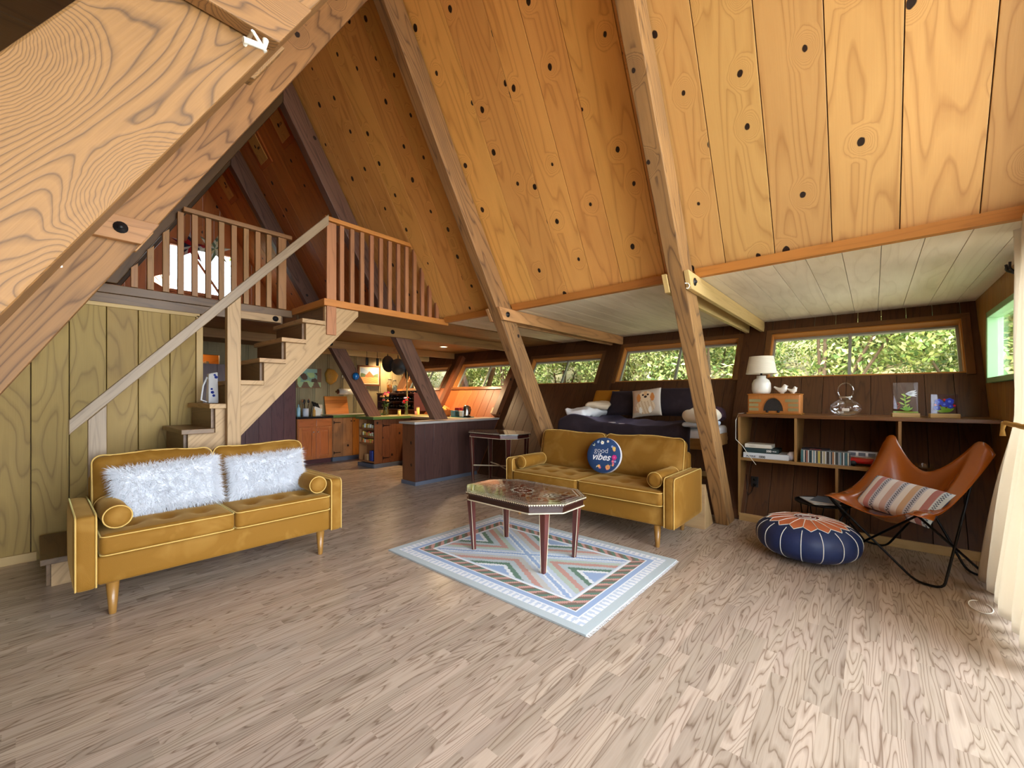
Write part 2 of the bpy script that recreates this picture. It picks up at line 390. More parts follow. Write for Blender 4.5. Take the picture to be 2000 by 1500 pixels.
M['piping'] = plain('velvet_piping', (206, 166, 90), .7, sheen=.6)
M['sofaleg'] = plain('golden_leg', (146, 104, 48), .35, noise=.15, nscale=20, coat=.3)
M['fur'] = plain('white_fur', (226, 228, 234), .85)
M['white'] = plain('white_ceramic', (238, 234, 222), .3, coat=.3)
M['whitecloth'] = plain('white_cloth', (230, 230, 232), .85, noise=.05, bump=.1, nscale=60)
M['cream'] = plain('cream_fleece', (232, 220, 196), .95, noise=.08, bump=.4, nscale=120, sheen=.3)
t = NT('white_curtain'); tl = t.n('ShaderNodeBsdfTranslucent'); tl.inputs[0].default_value = (*lin((240, 232, 218)), 1); mx = t.n('ShaderNodeMixShader'); mx.inputs[0].default_value = .45
t.p.inputs['Base Color'].default_value = (*lin((236, 230, 220)), 1); t.p.inputs['Roughness'].default_value = .9; t.l(t.p.outputs[0], mx.inputs[1]); t.l(tl.outputs[0], mx.inputs[2]); t.l(mx.outputs[0], t.out.inputs[0]); M['curtain'] = t.m
M['navy'] = velvet('dark_coverlet', (46, 38, 44), (64, 54, 62), (150, 140, 170), .5)
M['black'] = plain('black_metal', (22, 22, 24), .35, metal=.6)
M['iron'] = plain('cast_iron', (24, 22, 24), .45, spec=.5)
M['steel'] = plain('brushed_steel', (190, 186, 178), .25, metal=1)
M['alu'] = plain('window_aluminium', (176, 180, 176), .4, metal=.4)
M['leather'] = plain('tan_leather', (156, 80, 22), .24, spec=.7, coat=.3, noise=.12, nscale=7, bump=.05)
M['pouf_blue'] = plain('navy_leather', (26, 42, 84), .5, noise=.25, nscale=60, bump=.15)
M['pouf_orange'] = plain('orange_leather', (196, 108, 66), .5, noise=.12, nscale=40, bump=.1)
M['stitch'] = plain('white_stitching', (232, 230, 222), .7)
M['green_top'] = plain('green_laminate_edge', (86, 112, 58), .4)
M['grey_top'] = plain('grey_laminate', (176, 170, 164), .3)
M['black_top'] = plain('black_granite', (28, 30, 34), .15, spec=.6)
M['glass'] = glass('clear_glass')
M['pane'] = glass('window_pane', refl=.02)
M['vc'] = vcol('printed_colours', .65)
M['vc_gloss'] = vcol('lacquered_inlay', .07, spec=.7, coat=.6)
M['vc_fab'] = vcol('woven_colours', .9, spec=.15, bump=.35, bscale=220)
M['grey_trim'] = plain('grey_baseboard', (92, 98, 112), .5)
M['light'] = plain('lamp_lens', (255, 240, 210), .5, emit=(255, 226, 176), est=9)
M['leafm'] = None
# ------------------------------------------------------------------ the room
ZC = 2.27; XC = 1.85; YF = -.78; YB = 8.80; YP = 5.03
XW = 4.9
wallX = lambda z: XW+K*z
roofX = lambda z: 4.86-K*z
roofL = lambda z: -1.16+K*z
FR = [-.90, 1.10, 3.06, 5.08, 7.02]       # near faces of the A frames
TY = .12
ST = 'structure'
# floor: laminate strips running across the house
m = MB(); rr = random.Random(5); y = YF-.1; i = 0
while y < YB+.05:
    x = -4.0-rr.random()*.4
    while x < 6.4:
        L = rr.uniform(.28, .62); x2 = min(x+L, 6.5)
        m.pface([(x, y, 0), (x2, y, 0), (x2, y+.0655, 0), (x, y+.0655, 0)], (1, 0, 0), rr.random()); x = x2
    y += .0655; i += 1
m.build('floor', M['floor'], kind=ST)
m = MB(); m.box((-4.4, YF-.1, -.12), (6.6, YB+.2, -.004)); m.build('floor', M['dark_ceil'], kind=ST)

# right and left roof slopes: wide pine boards
def roof(side, seams, zs=(ZC+.02, 5.14), mat='roof'):
    m = MB()
    z0, z1 = zs
    sx = (lambda z: roofX(z)) if side > 0 else (lambda z: roofL(z))
    nrm = Vector((1, 0, K)).normalized()*.022 if side > 0 else Vector((-1, 0, K)).normalized()*.022
    for a, b in zip(seams, seams[1:]):
        lo, hi = min(a, b)+.0025, max(a, b)-.0025
        P = [(sx(z0), lo, z0), (sx(z0), hi, z0), (sx(z1), hi, z1), (sx(z1), lo, z1)]
        m.hexa([Vector(p) for p in P]+[Vector(p)+nrm for p in P], g=Vector(P[3])-Vector(P[0]))
    o = m.build('ceiling', M[mat], kind=ST, bevel=.002)
    m = MB(); P = [(sx(z0)+.03*side, seams[0], z0), (sx(z0)+.03*side, seams[-1], z0), (sx(z1+.05)+.03*side, seams[-1], z1+.05), (sx(z1+.05)+.03*side, seams[0], z1+.05)]
    m.hexa([Vector(p)+nrm*.2 for p in P]+[Vector(p)+nrm*1.6 for p in P]); m.build('ceiling', M['dark_ceil'], kind=ST)
    return o
s1 = [YF, -.454, -.123, .207, .534, .86, 1.16]; s2 = [1.16, 1.326, 1.717, 2.01, 2.302, 2.697, 3.10]
s3 = [3.10, 3.36, 3.64, 3.98, 4.28, 4.61, 4.95, 5.12]; s4 = [5.12, 5.45, 5.76, 6.1, 6.42, 6.75, 7.05, 7.4, 7.72, 8.05, 8.4, 8.83]
roof(1, s1, mat='roof_pale'); roof(1, s2+s3[1:]); roof(1, s4, mat='roof_orange'); roof(-1, [-.78, -.4, -.05, .3, .62, .95, 1.16]+s2[1:]+s3[1:]); roof(-1, s4, mat='roof_orange')
# low flat ceilings of the two side wings, boards running across
def flat(x0, x1, y0, y1, mat, w=.203, ph=0, z=ZC):
    m = MB(); y = y0-ph
    while y < y1:
        a, b = max(y, y0)+.0015, min(y+w, y1)-.0015
        if b > a+.01: m.box((x0, a, z), (x1, b, z+.02), g=(1, 0, 0))
        y += w
    return m.build('ceiling', mat, kind=ST, bevel=.002)
flat(roofX(ZC)-.03, wallX(ZC)+.05, YF, 4.22, M['white_ceil'], .20, .06)
flat(-2.6, roofL(ZC)+.03, YF, YP+.05, M['dark_ceil'])
flat(1.93, wallX(ZC)+.05, 4.24, YP+.06, M['loft_ceil'], .4, z=2.262)
flat(-2.6, wallX(ZC)+.05, YP+.09, YB, M['loft_ceil'], .61)
# outer roof over the wings, loft floor
m = MB(); m.box((3.55, YF, 2.30), (6.9, YB, 2.36)); m.build('ceiling', M['dark_ceil'], kind=ST)
m = MB(); m.box((-3.0, YF, 2.30), (.15, YB, 2.36)); m.build('ceiling', M['dark_ceil'], kind=ST)
m = MB(); m.box((.12, YP+.09, 2.293), (3.60, YB, 2.305)); m.box((1.93, 4.26, 2.283), (3.56, YP+.09, 2.303)); m.build('floor', M['loft_orange'], kind=ST)
# trim strips under the roof boards
m = MB()
for a, b in ((YF, 1.08), (1.24, 3.04), (3.20, 4.2), ):
    m.hexa([(roofX(ZC)-.035, a, ZC-.003), (roofX(ZC)+.02, a, ZC-.003), (roofX(ZC)+.02, b, ZC-.003), (roofX(ZC)-.035, b, ZC-.003),
            (roofX(ZC+.055)-.035, a, ZC+.055), (roofX(ZC+.055)+.0, a, ZC+.055), (roofX(ZC+.055), b, ZC+.055), (roofX(ZC+.055)-.035, b, ZC+.055)], g=(0, 1, 0))
m.build('trim_1', M['trim'], kind=ST)
m = MB()
for a, b in ((YF, 1.06), (1.26, 3.02), (3.22, 5.0)):
    m.hexa([(roofL(ZC)-.02, a, ZC-.01), (roofL(ZC)+.035, a, ZC-.01), (roofL(ZC)+.035, b, ZC-.01), (roofL(ZC)-.02, b, ZC-.01),
            (roofL(ZC+.12), a, ZC+.12), (roofL(ZC+.12)+.035, a, ZC+.12), (roofL(ZC+.12)+.035, b, ZC+.12), (roofL(ZC+.12), b, ZC+.12)], g=(0, 1, 0))
m.build('trim_2', M['joist'], kind=ST)

# right wall: leaning outwards, plywood with vertical grooves, five long windows
WN = [(-.668, .965, 1.53, 2.09), (1.34, 2.968, 1.525, 2.08), (3.325, 4.76, 1.52, 2.0), (5.25, 6.70, 1.49, 2.0), (7.14, 8.42, 1.485, 1.97)]
def wallplank(m, y0, y1, z0, z1, th=.05, w=.2, x0=XW):
    y = y0
    while y < y1-.004:
        b = min(y+w, y1)
        if y1-b < .05: b = y1
        a_, b_ = y+.002, b-.002
        X = lambda z: x0+K*z
        m.hexa([(X(z0), a_, z0), (X(z0)+th, a_, z0), (X(z0)+th, b_, z0), (X(z0), b_, z0), (X(z1), a_, z1), (X(z1)+th, a_, z1), (X(z1)+th, b_, z1), (X(z1), b_, z1)], g=(K, 0, 1))
        y = b
def rwall(ya, yb, mat_lo, mat_hi, wins):
    mlo, mhi = MB(), MB()
    z0 = min(w[2] for w in wins); 
    wallplank(mlo, ya, yb, 0, z0)
    ys = ya
    for (a, b, zl, zh) in wins:
        wallplank(mhi, ys, a, z0, ZC+.02); wallplank(mhi, a, b, zh, ZC+.02)
        if zl > z0+.004: wallplank(mhi, a, b, z0, zl)
        ys = b
    wallplank(mhi, ys, yb, z0, ZC+.02)
    mlo.build('wall_right', mat_lo, kind=ST, bevel=.002); mhi.build('wall_right', mat_hi, kind=ST, bevel=.002)
    m = MB(); wallplank(m, ya, yb, 0, z0-.002, .02, 9, XW+.053); m.build('wall_right', M['dark_ceil'], kind=ST)
rwall(YF, 5.05, M['wall_dark'], M['wall_dark'], WN[:3])
rwall(5.05, YB, M['wall_orange'], M['wall_dark'], WN[3:])
def lp(y, z, d=0, x0=XW):            # a point on the leaning wall, d outwards along its normal
    n = Vector((1, 0, -K)).normalized(); return Vector((x0+K*z, y, z))+n*d
def lbox(m, y0, y1, z0, z1, d0, d1, **kw):
    m.hexa([lp(y0, z0, d0), lp(y0, z0, d1), lp(y1, z0, d1), lp(y1, z0, d0), lp(y0, z1, d0), lp(y0, z1, d1), lp(y1, z1, d1), lp(y1, z1, d0)], **kw)
mull = [.20, 2.11, 4.03, 5.92, 7.8]
for i, (a, b, zl, zh) in enumerate(WN):
    fm = M['trim'] if i in (3, 4) else M['shelf']
    m = MB(); c = .012
    lbox(m, a-.06, b+.06, zh, zh+.05, -c, 0.0); 
    lbox(m, a-.06, a, zl-.02, zh, -c, 0.0); lbox(m, b, b+.06, zl-.02, zh, -c, 0.0)
    if i >= 3: lbox(m, a-.06, b+.06, zl-.05, zl-.002, -.02, 0.0)
    o = m.build('window_%d' % (i+1), M['shelf'], kind=ST, bevel=.002)
    m = MB()                                        # deep reveal
    lbox(m, a, b, zh-.012, zh, .0, .13); lbox(m, a, a+.012, zl, zh, 0, .13); lbox(m, b-.012, b, zl, zh, 0, .13); lbox(m, a, b, zl-.0, zl+.012, 0, .13)
    m.build('window_reveal', M['trim'], o)
    m = MB(); s_ = .022
    lbox(m, a+.012, b-.012, zh-.012-s_, zh-.012, .09, .12); lbox(m, a+.012, b-.012, zl+.012, zl+.012+s_, .09, .12)
    lbox(m, a+.012, a+.012+s_, zl+.01, zh-.012, .09, .12); lbox(m, b-.012-s_, b-.012, zl+.01, zh-.012, .09, .12)
    mu = mull[i]; lbox(m, mu-.014, mu+.014, zl+.01, zh-.012, .085, .122)
    m.build('window_frame', M['alu'], o)
    m = MB(); lbox(m, a+.012, b-.012, zl+.012, zh-.012, .103, .107); m.build('pane', M['pane'], o)
# proud studs on the wall at the frames in the kitchen
for j, (y0, y1, zb_) in enumerate(((5.05, 5.17, .935), (6.70, 6.82, .93))):
    m = MB(); lbox(m, y0, y1, zb_, ZC-.13, -.10, -.003); m.build('trim_%d' % (3+j), M['brown_cab'], kind=ST, bevel=.004)
# flat boards between the windows
for j, (y0, y1) in enumerate(((1.03, 1.28), (3.03, 3.26))):
    m = MB(); lbox(m, y0, y1, .0, ZC-.005, -.018, -.002); m.build('trim_%d' % (5+j), M['wall_dark'], kind=ST, bevel=.002)
# baseboard right
m = MB(); m.box((XW-.022, YF, 0), (XW-.002, 1.07, .075), g=(0, 1, 0)); m.build('baseboard_right', M['pale_trim'], kind=ST, bevel=.002)

# plywood partition beside the stairs, with baseboard and edge trims
seams = [-3.2, -2.0, -.80, -.40, -.031, .177, .399, .606, .831, 1.03]
m = MB()
for a, b in zip(seams, seams[1:]):
    m.box((a+.0025, YP, 0), (b-.0025, YP+.05, 2.1), g=(0, 0, 1))
m.build('wall_stair', M['panel'], kind=ST, bevel=.003)
m = MB(); m.box((-3.2, YP+.051, 0), (1.03, YP+.07, 2.24)); m.build('wall_stair', M['dark_ceil'], kind=ST)
m = MB(); m.box((-1.0, YP-.015, 2.085), (1.06, YP-.001, 2.118), g=(1, 0, 0)); m.box((1.032, YP-.015, 0), (1.085, YP+.07, 2.10), g=(0, 0, 1)); m.build('trim_7', M['pale_trim'], kind=ST, bevel=.002)
m = MB(); m.box((-3.2, YP-.02, 0), (-.0, YP-.001, .07), g=(1, 0, 0)); m.build('baseboard_stair', M['pale_trim'], kind=ST, bevel=.002)
# left wing wall
m = MB()
for j in range(14):
    y0 = YF+j*.415
    m.hexa([(-1.25, y0, 0), (-1.25, y0+.412, 0), (-2.58, y0+.412, ZC), (-2.58, y0, ZC), (-1.30, y0, 0), (-1.30, y0+.412, 0), (-2.63, y0+.412, ZC), (-2.63, y0, ZC)][0:4]+[(-1.30, y0, 0), (-1.30, y0+.412, 0), (-2.63, y0+.412, ZC), (-2.63, y0, ZC)], g=(-K, 0, 1))
m.build('wall_left', M['panel'], kind=ST)
m = MB(); m.hexa([(-1.3, YP+.1, 0), (-1.3, YB, 0), (-2.63, YB, ZC), (-2.63, YP+.1, ZC), (-1.35, YP+.1, 0), (-1.35, YB, 0), (-2.68, YB, ZC), (-2.68, YP+.1, ZC)], g=(0, 1, 0)); m.build('wall_left', M['green_wall'], kind=ST)

# back wall: grey-green boards with battens, a doorway at the left, orange gable above the loft
m = MB(); x = -2.6
DX0, DX1, DZ = 1.52, 2.14, 2.04
while x < 6.3:
    b = min(x+.305, 6.3)
    for (xa, xb, za, zb) in ([(x, b, 0, 2.30)] if b <= DX0 or x >= DX1 else [(x, min(b, DX0), 0, 2.30), (max(x, DX1), b, 0, 2.30), (max(x, DX0), min(b, DX1), DZ, 2.30)]):
        if xb-xa > .01: m.box((xa+.001, YB, za), (xb-.001, YB+.03, zb), g=(0, 0, 1))
    if not (DX0-.03 < x < DX1+.03) and x > -2.5: 
        m.box((x-.028, YB-.016, 0), (x-.012, YB-.001, 2.26), g=(0, 0, 1)); m.box((x+.012, YB-.016, 0), (x+.028, YB-.001, 2.26), g=(0, 0, 1))
    x += .305
m.build('wall_back', M['green_wall'], kind=ST, bevel=.001)
gx0, gx1, gz0, gz1 = 1.45, 2.37, 3.10, 3.84
m = MB(); x = -.1
while x < 3.9:
    b = x+.25; top = lambda X: (min((4.95-X)/K, (X+1.25)/K))
    for (xa, xb) in ([(x, b)] if b <= gx0 or x >= gx1 else [(x, min(b, gx0)), (max(x, gx0), min(b, gx1)), (max(x, gx1), b)]):
        if xb-xa < .01: continue
        inside = xa >= gx0-.001 and xb <= gx1+.001
        rng = [(2.305, None)] if not inside else [(2.305, gz0), (gz1, None)]
        for z0_, z1_ in rng:
            za = z1_ if z1_ else top(xa); zb = z1_ if z1_ else top(xb)
            if max(za, zb) > z0_+.02: m.prism([(xa+.002, YB, z0_), (xb-.002, YB, z0_), (xb-.002, YB, max(zb, z0_)), (xa+.002, YB, max(za, z0_))], (0, .04, 0), g=(0, 0, 1))
    x = b
m.build('wall_back', M['loft_orange'], kind=ST)
m = MB(); 
for q in ((gx0-.05, gz0-.05, gx1+.05, gz0), (gx0-.05, gz1, gx1+.05, gz1+.05), (gx0-.05, gz0, gx0, gz1), (gx1, gz0, gx1+.05, gz1)): m.box((q[0], YB-.03, q[1]), (q[2], YB+.05, q[3]))
o = m.build('window_6', M['loft_orange'], kind=ST, bevel=.003)
m = MB(); m.box((gx0, YB+.01, gz0), (gx1, YB+.014, gz1)); m.build('pane', M['pane'], o)
m = MB(); m.obox((1.93, YB-.01, 3.47), (.27, 0, -.42), (0, .012, 0), (.014, 0, .010)); m.build('window_brace', M['loft_orange'], o)
# doorway with frame, dark passage behind
m = MB(); m.box((DX0-.07, YB-.03, 0), (DX0, YB+.04, DZ+.07), g=(0, 0, 1)); m.box((DX1, YB-.03, 0), (DX1+.07, YB+.04, DZ+.07), g=(0, 0, 1)); m.box((DX0, YB-.03, DZ), (DX1, YB+.04, DZ+.07), g=(1, 0, 0))
o = m.build('door_1', M['green_wall'], kind=ST, bevel=.003)
m = MB(); m.box((DX0-.2, YB+1.2, 0), (DX1+1.0, YB+1.25, 1.86), g=(0, 0, 1)); m.build('wall_passage', M['brown_cab'], kind=ST)
m = MB(); m.box((DX0-.2, YB+1.19, 1.87), (DX1+1.0, YB+1.25, 2.3), g=(1, 0, 0)); m.build('wall_passage', M['cab_orange'], kind=ST)
m = MB(); m.box((DX0-.25, YB+.05, 0), (DX0-.2, YB+1.25, 2.3)); m.box((DX1+1.0, YB+.05, 0), (DX1+1.05, YB+1.25, 2.3)); m.box((DX0-.25, YB+.05, 2.3), (DX1+1.05, YB+1.25, 2.35)); m.box((DX0-.25, YB+.05, -.05), (DX1+1.05, YB+1.25, 0)); m.build('wall_passage', M['green_wall'], kind=ST)
m = MB(); m.box((1.98, YB+.12, .01), (2.02, YB+.75, 1.93), g=(0, 0, 1)); dr = m.build('door_2', M['pale_trim'], kind=ST, bevel=.003)
m = MB(); m.cbox((1.972, YB+.45, 1.5), (.01, .36, .5), g=(0, 0, 1)); m.build('door_panel', M['pale_trim'], dr, bevel=.004)

# front wall: panelled wings, wide glazing in the middle, glazed gable
def fwall(x0, x1, z0, z1, m, w=.14):
    x = x0
    while x < x1-.003:
        b = min(x+w, x1); m.box((x+.0015, YF-.05, z0), (b-.0015, YF, z1), g=(0, 0, 1)); x = b
fx0, fx1, fz0, fz1 = 4.35, 5.47, 1.42, 2.03
m = MB(); fwall(4.28, 6.3, 0, fz0, m); fwall(fx1, 6.3, fz0, 2.29, m); fwall(4.28, fx1, fz1, 2.29, m); m.box((4.28, YF-.05, fz0), (fx0, YF, fz1), g=(0, 0, 1)); m.build('wall_front', M['wall_front'], kind=ST, bevel=.002)
m = MB(); fwall(-2.6, -.75, 0, 2.29, m); m.build('wall_front', M['wall_front'], kind=ST, bevel=.002)
green = plain('pale_green_paint', (150, 190, 140), .35)
m = MB()
for q in ((fx0, fz0, fx1, fz0+.045), (fx0, fz1-.045, fx1, fz1), (fx0, fz0, fx0+.045, fz1), (fx1-.045, fz0, fx1, fz1)): m.box((q[0], YF-.06, q[1]), (q[2], YF+.035, q[3]))
o = m.build('window_7', green, kind=ST, bevel=.004)
m = MB(); m.box((fx0, YF-.03, fz0), (fx1, YF-.026, fz1)); m.build('pane', M['pane'], o)
m = MB()
for x in (-.72, .85, 2.43, 4.0): m.box((x-.04, YF-.07, 0), (x+.04, YF, 2.29), g=(0, 0, 1))
m.box((-.76, YF-.07, 0), (4.28, YF, .08), g=(1, 0, 0)); m.box((-.76, YF-.07, 2.05), (4.28, YF, 2.29), g=(1, 0, 0)); m.box((4.04, YF-.07, 0), (4.28, YF, 2.29), g=(0, 0, 1))
o = m.build('window_8', M['joist'], kind=ST, bevel=.003)
m = MB(); m.box((-.7, YF-.04, .08), (4.04, YF-.036, 2.05)); m.build('pane', M['pane'], o)
m = MB()
for sx in (1, -1):
    m.hexa([(XC+sx*(roofX(2.29)-XC), YF-.07, 2.29), (XC+sx*(roofX(2.29)-XC), YF, 2.29), (XC+sx*(roofX(2.29)-XC-.22), YF, 2.29), (XC+sx*(roofX(2.29)-XC-.22), YF-.07, 2.29),
            (XC+sx*.02, YF-.07, 5.12), (XC+sx*.02, YF, 5.12), (XC, YF, 4.75), (XC, YF-.07, 4.75)], g=(-sx*K, 0, 1))
m.box((XC-.04, YF-.07, 2.29), (XC+.04, YF, 4.9), g=(0, 0, 1)); m.box((.9, YF-.07, 3.5), (2.8, YF, 3.58), g=(1, 0, 0))
o = m.build('window_9', M['joist'], kind=ST)
m = MB(); m.prism([(.3, YF-.04, 2.29), (3.4, YF-.04, 2.29), (XC, YF-.04, 4.95)], (0, .004, 0)); m.build('pane', M['pane'], o)

# ------------------------------------------------------------------ A frames: rafters (things), joist pairs
def rafter(name, side, yf, z0, z1, mat, label, zcut=None, ty=TY):
    inner = (lambda z: 4.58-K*z) if side > 0 else (lambda z: -.88+K*z)
    outer = (lambda z: 4.84-K*z) if side > 0 else (lambda z: -1.14+K*z)
    y0, y1 = yf, yf+ty; m = MB()
    zr = 4.665; zo = 5.11
    if side > 0: poly = [(inner(z0), z0), (outer(z0), z0), (XC+.002, zo), (XC+.002, zr)]
    else: poly = [(inner(z0), z0), (outer(z0), z0), (XC-.002, zo), (XC-.002, zr)]
    m.prism([(x, y0, z) for x, z in poly], (0, y1-y0, 0), g=(-side*K, 0, 1))
    o = m.build(name, mat, bevel=.006)
    return tag(o, label, 'rafter')
RL = ['brown rafter post slanting to the floor beside the bed end and shelves', 'slanting rafter post that comes down behind the left arm of the right sofa',
      'dark slanting rafter standing on the pale top of the half wall', 'dark slanting rafter with the blue glass ball, standing on the green counter']
rafter('rafter', 1, FR[1], .0, 0, M['beam'], RL[0]); rafter('rafter', 1, FR[2], .0, 0, M['beam'], RL[1])
RFm = wood('stained_rafter', (118, 84, 66), (62, 40, 34), su=.5, sv=6, rings=12, contrast=.7, rough=.45, var=.05, knots=1.7, kden=.3, stain=.4, fine=.5)
rafter('rafter', 1, FR[3], .945, 0, RFm, RL[2]); rafter('rafter', 1, FR[4], .935, 0, RFm, RL[3])
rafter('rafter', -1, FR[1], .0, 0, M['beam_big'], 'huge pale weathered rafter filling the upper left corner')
rafter('rafter', -1, FR[2], .0, 0, M['beam'], 'knotty orange-brown rafter crossing in front of the stair partition at left')
rafter('rafter', -1, FR[3], 2.31, 0, M['dark_ceil'], 'dark rafter at the left end of the loft railing', ty=.12)
rafter('rafter', -1, FR[4], 2.31, 0, M['dark_ceil'], 'far dark rafter of the loft, mostly hidden behind the left railing')
# joist pairs clasping the rafters, with bolts
def joist(side, yn, xa, xb, mat, label, name='ceiling_joist', bolt=None, zb=2.135, zt=ZC-.004, th=.04, group=None, slant=True):
    y0, y1 = yn, yn+th; s_ = side
    xi = XC+s_*xa; xo = XC+s_*xb
    dz = zt-zb; sh = K*dz if slant else 0
    m = MB(); m.prism([(xi+s_*sh, y0, zb), (xo, y0, zb), (xo, y0, zt), (xi, y0, zt)], (0, th, 0), g=(1, 0, 0))
    o = m.build(name, mat, bevel=.004); tag(o, label, 'joist', group)
    for bx in (bolt or []):
        m = MB(); c = (XC+s_*bx, y0-.002, (zb+zt)/2)
        m.lathe([(0, -.016), (.011, -.016), (.012, -.008), (.012, -.006), (.030, -.005), (.031, 0)], c, 14, 'y'); m.build('bolt', M['iron'], o)
    return o
xi = 4.58-K*ZC-XC-.005
for j, yf in ((1, FR[1]), (2, FR[2])):
    lab = {1: 'beside the rafter post by the shelves', 2: 'at the rafter post behind the right sofa'}[j]
    labL = {1: 'the huge pale rafter', 2: 'the knotty left rafter'}[j]
    for q, yy, nm in ((0, yf-.045, 'near'), (1, yf+TY+.005, 'far')):
        joist(1, yy, xi, wallX(2.2)-XC-.02, M['pale_trim'] if j == 1 else M['joist'], '%s pale joist running to the window wall %s' % (nm, lab), bolt=[xi+.14] if q == 0 else None)
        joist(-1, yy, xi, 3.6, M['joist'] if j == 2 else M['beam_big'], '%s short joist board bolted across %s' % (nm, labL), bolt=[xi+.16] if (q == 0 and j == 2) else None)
joist(1, FR[3]-.045, .62, wallX(2.2)-XC-.12, M['loft_ceil'], 'joist under the landing above the dark half wall', bolt=[1.40], slant=False)
joist(1, FR[4]-.045, -.9, wallX(2.2)-XC-.12, M['loft_ceil'], 'joist under the loft above the green counter', bolt=[1.45], slant=False)
joist(1, 8.0, 1.2, wallX(2.2)-XC-.02, M['pale_trim'], 'pale joist at the back of the kitchen ceiling', slant=False)
joist(-1, FR[3]-.045, .02, 3.4, M['tread'], 'grey-brown joist under the left loft railing above the plywood partition', slant=False, zb=2.12, zt=2.205)
o = joist(1, FR[3]-.045, -.015, .1, M['stair'], 'short bolted joist end under the loft railing by the top of the stairs', slant=False, zb=2.12, zt=2.205)
bpy.data.objects.remove(o)
m = MB(); m.box((-.55, FR[3]-.055, 2.207), (1.93, FR[3]+.02, 2.285), g=(1, 0, 0)); m.build('trim_8', M['tread'], kind=ST, bevel=.004)
m = MB(); m.box((1.28, FR[3]-.085, 2.125), (1.80, FR[3]-.047, 2.204), g=(1, 0, 0)); o = m.build('joist_splice', M['stair'], bevel=.003); tag(o, 'short bolted splice board under the loft railing beside the stairs', 'joist')
for bx in (1.36, 1.74):
    b = MB(); b.lathe([(0, -.016), (.012, -.016), (.013, -.006), (.030, -.005), (.031, 0)], (bx, FR[3]-.086, 2.165), 14, 'y'); b.build('bolt', M['iron'], o)
# landing fascia
m = MB(); m.box((1.92, 4.205, 2.235), (3.555, 4.24, 2.305), g=(1, 0, 0)); m.box((1.92, 4.24, 2.235), (1.955, 5.02, 2.305), g=(0, 1, 0)); m.build('trim_9', M['trim'], kind=ST, bevel=.004)

# ------------------------------------------------------------------ staircase
st = thing('staircase', 'open wooden staircase rising to the right up to the loft landing', 'stairs', (0, 4.2, 0))
dy = 4.2
TX = lambda n: 1.893-.188*n
TZ = lambda n: 2.278-.2075*n
for n in range(1, 11):
    m = MB(); m.box((TX(n), 0, TZ(n)-.04), (TX(n)+.225, .765, TZ(n)), g=(0, 1, 0)); m.build('tread', M['tread'] if n > 5 else M['stair'], st, bevel=.004)
    m = MB(); x = TX(n)+.03; m.box((x, .085, TZ(n)-.2075), (x+.02, .755, TZ(n)-.041), g=(0, 1, 0)); m.build('riser', M['tread'], st)
m = MB(); m.box((TX(0)+.06, .085, TZ(1)), (TX(0)+.08, .755, 2.232), g=(0, 1, 0)); m.build('riser', M['tread'], st)
for y0, mm in ((.045, M['stair']), (.72, M['tread'])):
    poly = []
    low = lambda x: max(0, .981+(x-1.192)*(2.214-.981)/(2.315-1.192)-.03)
    top = [(TX(0)+.06, 2.232), (2.31, 2.232)]
    pts = [(.21, 0), (TX(10)+.052, 0)]
    for n in range(10, 0, -1):
        pts += [(TX(n)+.052, TZ(n)-.041)]
        if n > 1: pts += [(TX(n-1)+.052, TZ(n)-.041)]
    pts += [(TX(0)+.06, TZ(1)-.041), (TX(0)+.06, 2.232), (2.31, 2.232)]
    xs = 1.192-(.981-.03)/((2.214-.981)/(2.315-1.192))
    m = MB(); poly = [(x, y0, z) for x, z in pts[1:]]+[(max(xs, .33), y0, 0)]
    # ngons are split into columns so the notched outline stays clean
    e = .04
    cols = [(TX(n)+.052, TX(n-1)+.052, TZ(n)-.041) for n in range(10, 0, -1)]+[(TX(0)+.052, 2.31, 2.232)]
    for (xa, xb, zt) in cols:
        za, zb = low(xa), low(xb)
        if zt-za < .01: continue
        m.prism([(xa, y0, za), (xb, y0, min(zb, zt-.001)), (xb, y0, zt), (xa, y0, zt)], (0, e, 0), g=(.67, 0, .74), r=.37)
    m.build('stringer', mm, st)
# newel posts and handrail
def hz(x): return 1.139+(x-.144)*(3.138-1.139)/(1.934-.144)
for (xa, xb, z0, y0, y1) in ((.238, .335, .0, -.005, .04), (1.073, 1.175, 0, -.03, .04)):
    m = MB(); m.prism([(xa, y0, z0), (xb, y0, z0), (xb, y0, hz(xb)-.11), (xa, y0, hz(xa)-.11)], (0, y1-y0, 0), g=(0, 0, 1)); m.build('newel_post', M['stair'] if xa > 1 else M['handrail'], st, bevel=.004)
m = MB(); m.box((1.955, .04-.02, 1.94), (2.055, .045+.0, 3.10), g=(0, 0, 1)); m.build('newel_post', M['rail'], st, bevel=.004)
m = MB(); m.prism([(.144, -.035, hz(.144)-.105), (1.95, -.035, hz(1.95)-.105), (1.95, -.035, hz(1.95)), (.144, -.035, hz(.144))], (0, .045, 0), g=(.67, 0, .74)); m.build('handrail', M['handrail'], st, bevel=.005)

